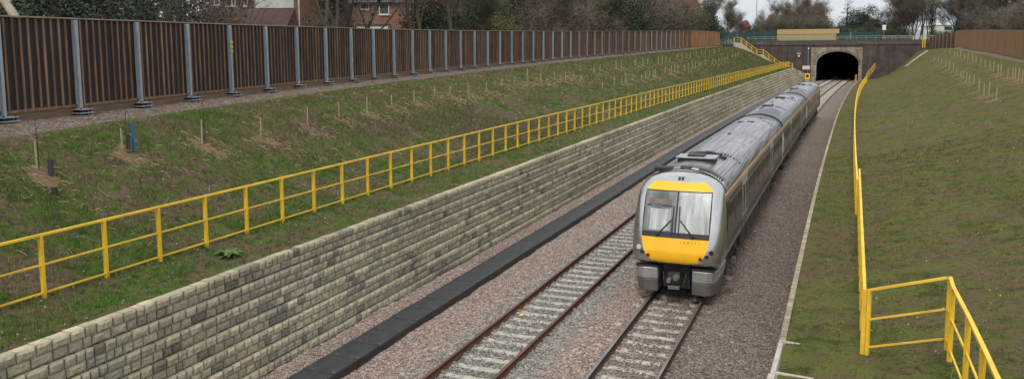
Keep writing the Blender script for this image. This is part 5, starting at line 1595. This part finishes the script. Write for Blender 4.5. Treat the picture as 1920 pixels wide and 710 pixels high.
# ------------------------------------------------------------------ trees
def grow(seed,h,spread=.5,levels=4,up=.55,nb=(3,5),droop=0,trunk_r=None,twig_w=.02,first=.28,lean=(0,0),pair=1):
    """returns (trunk MB, twig arrays)"""
    r=random.Random(seed); tr=MB(); tw=[]
    R0=trunk_r or h*.017
    def branch(p,d,L,R,lev):
        n=4 if lev<2 else 3; pts=[p];rad=[R]; q=Vector(p); dd=Vector(d)
        for i in range(n):
            dd=(dd+Vector((r.gauss(0,.13),r.gauss(0,.13),r.gauss(0,.08)+up*.10*(1 if lev else .2)-droop*lev*.05))).normalized()
            q=q+dd*(L/n); pts.append(tuple(q)); rad.append(R*(1-.62*(i+1)/n))
        if lev<=1: tr.tube(pts,rad,6 if lev==0 else 4,cap=False)
        else: tw.append((pts,max(R,twig_w*.5)))
        if lev==1: tw.append((pts,twig_w*.4))
        if lev>=levels: return
        k=r.randint(*nb)+(2 if lev==0 else 0)
        for j in range(k):
            f=first+(1-first)*(j+r.random())/k if lev==0 else r.uniform(.08,1.0)
            idx=min(int(f*n),n-1); ff=f*n-idx
            bp=Vector(pts[idx]).lerp(Vector(pts[idx+1]),min(1,ff))
            a=r.random()*2*PI; sp=spread*r.uniform(.7,1.35)
            ax=Vector((math.cos(a),math.sin(a),0)); nd=(dd*(1-sp*.5)+ax*sp+Vector((0,0,up*.4))).normalized()
            branch(tuple(bp),nd,L*r.uniform(.48,.74),max(R*(1-.6*f)*.55,.006),lev+1)
    branch((0,0,-.3),Vector((lean[0],lean[1],1)).normalized(),h*.62,R0,0)
    return tr,tw
def twig_mesh(name,tw,width,mat,parent,per=3,seed=0,fuzz=.5):
    r=np.random.default_rng(seed); V=[];F=[]
    def strip(a,b,w0,w1):
        a=np.array(a);b=np.array(b); d=b-a; L=np.linalg.norm(d)
        if L<1e-5: return
        rd=r.normal(size=3); s=np.cross(d/L,rd); s/=np.linalg.norm(s)+1e-9
        o=len(V); V.extend([a-s*w0,a+s*w0,b+s*w1,b-s*w1]); F.append((o,o+1,o+2,o+3))
    for pts,R in tw:
        for a,b in zip(pts,pts[1:]):
            strip(a,b,max(R*.8,width),max(R*.5,width*.7))
            for k in range(per):
                t=r.random(); p=np.array(a)*(1-t)+np.array(b)*t; e=p+r.normal(size=3)*fuzz*np.array([1,1,.7])+np.array([0,0,fuzz*.9])
                strip(p,e,width*.7,width*.3)
                m=p*.4+e*.6; e2=m+r.normal(size=3)*fuzz*.6+np.array([0,0,fuzz*.2]); strip(m,e2,width*.5,width*.25)
    return npmesh(name,np.array(V),np.array(F),mat,parent=parent)
PROT=[]
def bare_tree(seed,h,mat='twigs',bark='bark',width=.012,per=3,fuzz=.55,loc=(0,0,-200),ivy=0,**k):
    t=thing('bare_tree','x','tree',(0,0,0)); tr,tw=grow(seed,h,**k)
    tr.build('trunk',M[bark],t); c=twig_mesh('crown',tw,width,M[mat],t,per,seed,fuzz)
    if ivy:
        iv=leaf_cloud('ivy',[(0,0,h*.28,h*.05,h*.05,h*.30)],int(ivy),.10,M['leaf_dark'],t,seed,core=True)
    return t
def leaf_cloud(name,lobes,n,size,mat,parent,seed,core=False,gap=.25):
    r=np.random.default_rng(seed); per=[max(1,int(n*(l[3]*l[4]*l[5])/sum(q[3]*q[4]*q[5] for q in lobes))) for l in lobes]
    P=[]
    for l,m in zip(lobes,per):
        d=r.normal(size=(m,3)); d/=np.linalg.norm(d,axis=1)[:,None]; rad=r.random(m)**(1/3.0) if core else .45+.62*r.random(m)**.6
        p=d*rad[:,None]*np.array(l[3:6])+np.array(l[0:3]); P.append(p)
    P=np.concatenate(P)
    keep=[i for i in range(len(P)) if noise.noise(Vector(P[i]*(.9 if not core else 1.2)+seed))>-.18 or r.random()>.75*gap*3]
    P=P[keep]; m=len(P)
    a=r.normal(size=(m,3)); a/=np.linalg.norm(a,axis=1)[:,None]; b=np.cross(a,r.normal(size=(m,3))); b/=np.linalg.norm(b,axis=1)[:,None]
    s=size*r.uniform(.6,1.4,m)[:,None]
    V=np.stack([P-a*s,P+b*s*.5,P+a*s,P-b*s*.5],1).reshape(-1,3); F=np.arange(m*4).reshape(-1,4)
    return npmesh(name,V,F,mat,parent=parent)
def ever_tree(seed,h,w,mat,n=9000,size=.13,name='evergreen_tree',z0=.12,conic=0,stems=True):
    r=random.Random(seed); t=thing(name,'x','tree',(0,0,0))
    mb=MB(); mb.tube([(0,0,-.3),(r.gauss(0,.1),r.gauss(0,.1),h*.5),(r.gauss(0,.2),0,h*.85)],[h*.022,h*.014,.03],6)
    for k in range(9):
        zz=h*r.uniform(.2,.75); a=r.random()*2*PI; l=w*.42*(1-zz/h*.6)
        mb.tube([(0,0,zz),(math.cos(a)*l,math.sin(a)*l,zz+l*.45)],[h*.008,.02],4,cap=False)
    mb.build('trunk',M['bark'],t)
    lobes=[]
    k=int(10+h)
    for i in range(k):
        f=(i+.5)/k; zz=h*(z0+(1-z0)*f); 
        rw=w*.5*((1-f)**.8*1.05+.12 if conic else math.sin(PI*min(.97,.18+f*.82))**.6)
        a=r.random()*2*PI; q=rw*r.uniform(.2,.65)
        s=max(.35,rw*r.uniform(.45,.7)); lobes.append((math.cos(a)*q,math.sin(a)*q,zz,s,s,s*r.uniform(.35,.6) if conic else s*r.uniform(.6,.95)))
    leaf_cloud('crown',lobes,n,size,M[mat],t,seed)
    return t
def thicket(seed,h,w,mat,leaf=None,n=3000):
    """many upright stems from the base with fine twigs"""
    t=thing('bare_bush','x','bush',(0,0,0)); r=random.Random(seed); tr=MB();tw=[]
    for i in range(16):
        a=r.random()*2*PI;q=r.random()*w*.35; p=Vector((math.cos(a)*q,math.sin(a)*q,-.2)); L=h*r.uniform(.6,1.0)
        d=Vector((math.cos(a)*.35*r.random(),math.sin(a)*.35*r.random(),1)).normalized(); pts=[tuple(p)]
        for s in range(5):
            d=(d+Vector((r.gauss(0,.12),r.gauss(0,.12),.03))).normalized(); p=p+d*L/5; pts.append(tuple(p))
        tr.tube(pts,[.035,.03,.024,.018,.012,.006],4,cap=False); tw.append((pts,.012))
        for k in range(7):
            j=r.randint(1,4); b=Vector(pts[j]); e=b+Vector((r.gauss(0,w*.16),r.gauss(0,w*.16),r.uniform(.1,.5)*h*.4)); tw.append(([tuple(b),tuple((b+e)/2+Vector((0,0,.05))),tuple(e)],.008))
    tr.build('stems',M['bark'],t); twig_mesh('crown',tw,.011,M[mat],t,9,seed,.42)
    if leaf: leaf_cloud('leaves',[(0,0,h*.45,w*.48,w*.48,h*.42)],n,.085,M[leaf],t,seed,core=True)
    return t
P_={}
def proto(key,fn): 
    P_[key]=fn(); P_[key]['_used']=0; return P_[key]
proto('oakA',lambda:bare_tree(11,15,'twigs',width=.012,per=3,fuzz=.85,levels=4,nb=(4,5),spread=.62))
proto('oakB',lambda:bare_tree(12,13,'twigs_red',width=.012,per=3,fuzz=.85,levels=4,nb=(4,5),spread=.55,first=.2))
proto('oliveA',lambda:bare_tree(13,12,'twigs_olive',width=.012,per=4,fuzz=.8,levels=4,nb=(4,5),spread=.6,first=.15))
proto('skyA',lambda:bare_tree(41,15,'twigs',width=.024,per=3,fuzz=1.0,levels=4,nb=(3,5),spread=.6,first=.12))
proto('skyB',lambda:bare_tree(42,14,'twigs_red',width=.024,per=3,fuzz=1.0,levels=4,nb=(3,5),spread=.65,first=.10))
proto('skyC',lambda:bare_tree(43,13,'twigs_olive',width=.024,per=3,fuzz=.95,levels=4,nb=(3,5),spread=.6,first=.08))
proto('slim',lambda:bare_tree(14,17,'twigs',width=.013,per=2,fuzz=.6,levels=3,nb=(4,6),spread=.35,first=.35,trunk_r=.20))
proto('slimivy',lambda:bare_tree(15,18,'twigs',width=.015,per=2,fuzz=.7,levels=3,nb=(5,7),spread=.5,first=.3,trunk_r=.24,ivy=4200))
proto('everA',lambda:ever_tree(21,11,8,'leaf_dark',11000,.13))
proto('everB',lambda:ever_tree(22,9,7,'leaf_mid',9000,.12))
proto('cedar',lambda:ever_tree(23,15,8,'leaf_dark',9000,.13,conic=1))
proto('bushD',lambda:ever_tree(24,5.2,5.4,'leaf_dark',8500,.085,name='evergreen_bush',z0=.0))
proto('bushM',lambda:ever_tree(25,4.6,5.2,'leaf_mid',8000,.08,name='evergreen_bush',z0=.0))
proto('bushO',lambda:ever_tree(26,4.2,5.0,'leaf_olive',6500,.075,name='yellowish_bush',z0=.0))
proto('thB',lambda:thicket(31,5.5,4.2,'twigs','leaf_brown',2600))
proto('thR',lambda:thicket(32,5.0,4.0,'twigs_red','leaf_brown',1200))
proto('thO',lambda:thicket(33,5.0,4.2,'twigs_olive','leaf_mid',1500))
def behind(px,o):
    '''the point o metres behind the left barrier in a photo column'''
    best=None
    for i in range(0,900):
        y=2+i*.25; x=(xff(min(y,186)))-o; v=Vector((x,y,0)); dd=v.dot(CF); 
        if dd<=1: continue
        q=960+F_PX*v.dot(CR)/dd
        if best is None or abs(q-px)<best[0]: best=(abs(q-px),x,y)
    return best[1],best[2]
def plant(key,px,d,label,group=None,sc_=1.0,cat=None,hs=1.0,xy=None):
    p=P_[key]; x,y=xy or at_depth(px,d); z=gz(x,y)-.05
    r=random.Random(int(px*13+d*7)); rz=r.random()*6.28
    if p['_used']==0: o=p; p['_used']=1
    else: o=copy_tree(p)
    o.location=(x,y,z); o.rotation_euler=(0,0,rz); o.scale=(sc_,sc_,sc_*hs)
    tag(o,label,cat or ('bush' if 'bush' in o.name else 'tree'),group); 
    return o
def fence_d(px):
    return lerp_tab([(-50,24),(0,26),(360,33),(560,41),(793,56),(963,72),(1053,85),(1125,98),(1200,118),(1300,152),(1365,175)],px)
GB='woodland behind the left barrier'
# understorey wall of bushes and thickets behind the left barrier
rr=random.Random(4)
px=-40
seq=['bushD','bushM','thB','bushD','thO','bushD','bushM','thR','thR','thR','thB','bushD']
k=0
lblb={'bushD':'dark evergreen bush in the thicket behind the left timber barrier','bushM':'mid green leafy bush in the thicket behind the left timber barrier','thB':'bare brown bush with dense twigs behind the left timber barrier','thO':'olive twiggy bush behind the left timber barrier','thR':'reddish brown bare bush behind the left timber barrier','bushO':'yellow green bush rising behind the timber barrier'}
while px<1350:
    fd=fence_d(px)
    if px<340: key=rr.choice(['bushD','bushM','bushD','thB','bushM','thO'])
    elif px<480: key=rr.choice(['thR','thR','thB','bushD'])
    elif px<570: key=None
    elif px<675: key=rr.choice(['bushD','thB','thR','bushD'])
    elif px<790: key='low'
    elif px<900: key=rr.choice(['thB','thO','bushD'])
    elif px<970: key='bushO'
    elif px<1120: key=rr.choice(['thB','thO','thB','bushM','thR'])
    else: key=rr.choice(['bushD','thB','bushD','thO','bushM'])
    if key=='low':
        plant('thR',px,fd,lblb['thR'],GB,.72,xy=behind(px,3.5))
    elif key: plant(key,px,fd,lblb[key],GB,rr.uniform(.95,1.2)*(1 if px<820 else min(1.9,1+(px-820)/500)),xy=behind(px,(4.2 if px<820 else 5.5)+rr.uniform(0,1.5)))
    px+= 3.3*F_PX/(fd+5)*rr.uniform(.8,1.1)
# second, taller rank
px=-30
while px<1345:
    fd=fence_d(px)
    if px<330: key=rr.choice(['everA','everB','everA','oakB'])
    elif px<400: key='oakA'
    elif px<575: key=None
    elif px<672: key=rr.choice(['everA','oakB','everA'])
    elif px<792: key=None
    elif px<1000: key=rr.choice(['oakA','oliveA','oakB','everA'])
    else: key=rr.choice(['oakA','oakB','oliveA','everA','everB'])
    l={'everA':'tall dark evergreen tree behind the left timber barrier','everB':'mid green tree behind the left timber barrier','oakA':'tall bare grey brown tree behind the left timber barrier','oakB':'bare reddish brown tree behind the left timber barrier','oliveA':'bare olive tinted tree behind the left timber barrier'}
    if key: plant(key,px,fd,l[key],GB,rr.uniform(.9,1.15),xy=behind(px,8.5+rr.uniform(0,4)))
    px+= 5.2*F_PX/(fd+13)*rr.uniform(.8,1.15)
# third rank fills the skyline behind the left barrier
px=-20
while px<1330:
    fd=fence_d(px)
    if not(395<px<480 or 484<px<572 or 672<px<790 or 1168<px<1236 or 1262<px<1316):
        key=rr.choice(['everA','oakA','oakB','everB','oakA'])
        plant(key,px,fd,l[key],GB,rr.uniform(1.1,1.4),xy=behind(px,18+rr.uniform(0,8)))
    px+= 7*F_PX/(fd+26)*rr.uniform(.8,1.15)
# far wood that closes the view behind the left barrier
def far_wood():
    r=np.random.default_rng(77); n=170000; y=20+230*r.random(n)**.8; o=34+r.random(n)*22; h=r.random(n)**.9*(13+4*np.sin(y*.21)+3*np.sin(y*.53+1))
    x=np.array([xff(min(q,186)) for q in y])-o
    keep=np.array([noise.noise(Vector((a*.16,b*.16,c*.22)))>-.36 for a,b,c in zip(x,y,h)])
    x,y,h=x[keep],y[keep],h[keep]; n=len(x)
    z=np.array([zf(min(q,199)) for q in y])+h
    C=np.stack([x,y,z],-1); a=r.normal(size=(n,3)); a/=np.linalg.norm(a,axis=1)[:,None]; b=np.cross(a,r.normal(size=(n,3))); b/=np.linalg.norm(b,axis=1)[:,None]
    s_=(r.uniform(.08,.2,n)*(1+y/90))[:,None]
    V=np.stack([C-a*s_,C+b*s_*.4,C+a*s_,C-b*s_*.4],1).reshape(-1,3)
    pal=np.array([(.045,.052,.030),(.075,.062,.044),(.095,.074,.056),(.062,.066,.036)]); k=(np.floor((np.array([noise.noise(Vector((p[0]*.09,p[1]*.09,p[2]*.12))) for p in C])+.5)*4).astype(int))%4
    ob=npmesh('far_wood',V,np.arange(n*4).reshape(-1,4),M['blade'],colors=np.repeat(pal[k]*r.uniform(.7,1.3,(n,1)),4,0)); tag(ob,'far dark wood closing the view behind the left houses','wood',kind='stuff')
far_wood()
# trunks one can tell apart
plant('slim',790,66,'tall bare tree whose trunk stands just right of the brick house',None,1.0)
plant('slim',610,50,'slender pale trunk between the white clad house and the brick house',None,.9)
plant('slim',628,52,'second slender trunk between the white clad house and the brick house',None,.85)
plant('slim',655,54,'tall dark trunk at the left edge of the brick house',None,1.0)
plant('slim',332,39,'single grey trunk rising behind the left part of the barrier',None,.8)
plant('slim',1104,100,'pale forked trunk behind the middle right of the barrier',None,1.2)
plant('slim',848,68,'thick bare trunk left of the yellow green bush',None,1.1)
plant('slim',868,72,'leaning bare trunk beside the small brick house',None,1.0)
plant('slim',762,60,'thin bare tree in front of the right end of the brick house',None,.7)
plant('slim',470,48,'thin bare tree before the dark red brick house',None,.7)
# fallen pale birch limb at the far left
def birch():
    a=Vector((*at_depth(49,27.4),8.0)); 
    x0,y0=at_depth(54,27.4); x1,y1=at_depth(22,27.4)
    zb=gz(x0,y0); t=thing('birch_tree','leaning pale barked tree trunk rising behind the far left of the barrier','tree',(x0,y0,zb))
    mb=MB(); z1=zpix(32,27.4,45); z2=zpix(-2,27.4,25)
    dx,dy=x1-x0,y1-y0
    mb.tube([(x0+.35*-dx,y0+.35*-dy,zb-.2),(x0-.0*dx,y0,z1-.3),(x0+dx*.95,y0+dy*.95,z2),(x0+dx*1.9,y0+dy*1.9,z2+1.4),(x0+dx*2.4,y0+dy*2.4,z2+3.2)],[.20,.15,.135,.10,.04],9); mb.build('trunk',M['bark_pale'],t)
    mb=MB(); p=Vector((x0+dx*.62,y0+dy*.62,z1+(z2-z1)*.62)); e=Vector((*at_depth(44,27.4),zpix(-4,27.4,44)))
    mb.tube([p,(p+e)/2+Vector((0,0,.05)),e,e+Vector((.3,.1,.8))],[.06,.045,.04,.015],7); mb.build('limb',M['bark_pale'],t)
    tr,tw=grow(5,4.5,levels=3,spread=.6); 
    tw=[([(q[0]+x0+dx*2.3,q[1]+y0+dy*2.3,q[2]+z2+2.6) for q in pts],R) for pts,R in tw]
    twig_mesh('crown',tw,.012,M['twigs'],t,2,3,.4)
birch()
# ---- skyline beyond the portal
GS='trees on the skyline beyond the tunnel'
def sky(key,px,d,label,sc_=1.0,hs=1.0,group=None): return plant(key,px,d,label,group,sc_,hs=hs)
sky('everA',1322,190,'dark evergreen tree beside the tall brick chimney',1.05)
sky('everA',1335,192,'dark evergreen tree just left of the sky gap',.62)
sky('skyA',1358,232,'bare tree with fine pale twigs right of the red gabled house',.78)
sky('skyB',1374,240,'second bare tree right of the red gabled house',.66)
sky('everB',1352,222,'round green bush-like tree at the end of the left barrier',.5)
sky('everB',1372,226,'low dark green tree behind the green mesh fence left end',.42)
for i,(px,s_,k_) in enumerate(((1420,.55,'skyC'),(1432,.72,'skyB'),(1448,.86,'skyA'),(1462,.9,'skyC'),(1476,.82,'skyB'),(1490,.92,'skyA'),(1506,1.0,'skyA'),(1520,1.0,'skyB'),(1534,.92,'skyA'))):
    sky(k_,px,238+(i%3)*6,'bare brown tree in the row above the yellow hoarding',s_*.88,group=GS)
    sky('thB' if i%2 else 'thO',px+4,222,'bare bush in the row behind the yellow hoarding',1.5,group=GS)
sky('everB',1548,236,'rounded green tree right of the bare tree row',.80)
sky('cedar',1580,252,'dark layered cedar standing above the other trees',1.02)
sky('everA',1603,246,'broad dark evergreen tree right of the cedar',1.0)
sky('everA',1618,244,'tall dark evergreen tree third right of the cedar',1.08)
sky('everA',1590,240,'dark evergreen tree below the cedar',.8)
sky('everB',1638,238,'olive green evergreen tree left of the bare right trees',1.0)
sky('everB',1566,232,'bushy olive green tree in front of the cedar',.68)
sky('everB',1622,230,'bushy mid green tree above the dark wall',.72)
sky('everB',1652,240,'mid green tree right of the evergreens',.85)
for i,px in enumerate(range(1405,1700,9)):
    k_=('bushD','bushM','thB')[i%3]
    sky(k_,px,214+(i%2)*3,{'bushD':'dark evergreen bush in the low hedge beyond the parapet','bushM':'mid green bush in the low hedge beyond the parapet','thB':'bare bush in the low hedge beyond the parapet'}[k_],.95 if k_!='thB' else .8,group='hedge beyond the parapet')
for i,(px,k_,s_,d) in enumerate(((1664,'skyC',1.1,235),(1676,'skyB',1.15,232),(1688,'skyA',1.2,236),(1700,'skyB',1.2,228),(1780,'skyB',1.2,225),(1800,'skyA',1.2,222),(1822,'skyA',1.15,215),(1846,'skyB',1.1,210),(1870,'skyA',1.1,205),(1895,'skyB',1.1,200),(1925,'skyA',1.1,195))):
    sky(k_,px,d,'bare brown tree with fine twigs on the right skyline',s_*(.86 if px<1720 else 1),group='bare trees on the right skyline')
for i,px in enumerate((1698,1706,1714,1722,1730)):
    sky('slim',px,222-i,'one of the close group of tall straight bare trunks right of the evergreens',1.05+.05*(i%2),group='close group of tall trunks')
sky('slimivy',1737,214,'tall ivy clad tree left of the pale sky gap on the right',1.05)
sky('slimivy',1788,206,'tall ivy clad tree right of the pale office block',1.05)
sky('slimivy',1812,204,'second ivy clad tree right of the pale office block',.95)
sky('slimivy',1838,200,'third ivy clad tree behind the right board fence',.95)
for i,(px,k_,s_,d) in enumerate(((1800,'everA',.75,196),(1815,'thB',1.5,185),(1832,'everA',.7,180),(1848,'thR',1.6,172),(1868,'everB',.95,170),(1885,'everB',.9,165),(1900,'thB',1.6,150),(1915,'everA',.8,150),(1935,'everB',.8,140),(1830,'thB',1.6,178),(1862,'thO',1.7,160),(1905,'thR',1.6,140),(1795,'thB',1.3,200),(1850,'everA',.95,190),(1940,'everA',1.0,150),(1880,'thB',1.7,158),(1920,'thB',1.7,132))):
    sky(k_,px,d,{'everA':'dark evergreen tree behind the right board fence','everB':'green leafy tree behind the right board fence','thB':'brown bare bush behind the right board fence','thR':'reddish bare bush behind the right board fence','thO':'olive bare bush behind the right board fence'}[k_],s_,group='growth behind the right board fence')
for i,px in enumerate(range(1738,1800,12)):
    sky('thB' if i%2 else 'bushD',px,205,'low bush behind the short dark barrier on the right',.62,group='low bushes behind the short right barrier')
for k_,p in list(P_.items()):
    if p['_used']==0:
        for c in list(p.children): bpy.data.objects.remove(c)
        bpy.data.objects.remove(p)
    else: del p['_used']
for o in list(bpy.data.objects):
    if '_used' in o.keys(): del o['_used']
# ------------------------------------------------------------------ light, sky, view
w=bpy.data.worlds.new('World'); sc.world=w; w.use_nodes=True; nt=w.node_tree; nt.nodes.clear()
out=nt.nodes.new('ShaderNodeOutputWorld'); bg=nt.nodes.new('ShaderNodeBackground'); nt.links.new(bg.outputs[0],out.inputs[0])
sk=nt.nodes.new('ShaderNodeTexSky'); sk.sky_type='NISHITA'; sk.sun_disc=False; sk.sun_elevation=math.radians(38); sk.sun_rotation=math.radians(200)
sk.air_density=1.0; sk.dust_density=2.0; sk.ozone_density=1.0
tc=nt.nodes.new('ShaderNodeTexCoord'); mp=nt.nodes.new('ShaderNodeMapping'); mp.inputs['Scale'].default_value=(1,1,3.0); nt.links.new(tc.outputs['Generated'],mp.inputs[0])
nz=noise_n(nt,mp.outputs[0],2.3,6,.6)
cloud=ramp(nt,nz,[(.34,(7.0,7.4,7.9)),(.62,(9.6,9.75,9.95))])
sx=nt.nodes.new('ShaderNodeSeparateXYZ'); nt.links.new(tc.outputs['Generated'],sx.inputs[0])
grad=ramp(nt,sx.outputs[2],[(0,(.62,.63,.64)),(.35,(.88,.885,.89)),(1,(1.0,1.0,1.0))])
cloud=mixc(nt,1.0,cloud,grad,'MULTIPLY')
c=mixc(nt,.92,sk.outputs[0],cloud); nt.links.new(c,bg.inputs[0]); bg.inputs[1].default_value=.10
sd=bpy.data.lights.new('sun','SUN'); sd.energy=1.3; sd.angle=math.radians(14); sd.color=(1,.96,.9)
so=bpy.data.objects.new('sun',sd); COL.objects.link(so)
el,az=math.radians(50),math.radians(176)
# light comes from behind-left of the camera
dirv=Vector((math.sin(az)*math.cos(el),math.cos(az)*math.cos(el),math.sin(el)))
so.rotation_euler=dirv.to_track_quat('Z','Y').to_euler(); so.location=(0,-20,40)
sk.sun_elevation=el; sk.sun_rotation=az
vs=sc.view_settings; vs.view_transform='Standard'; vs.look='None'; vs.exposure=0.50; vs.gamma=1.0; vs.use_curve_mapping=False
sc.render.engine='CYCLES'
sc.cycles.max_bounces=6; sc.cycles.diffuse_bounces=3; sc.cycles.glossy_bounces=3; sc.cycles.transmission_bounces=2; sc.cycles.transparent_max_bounces=4
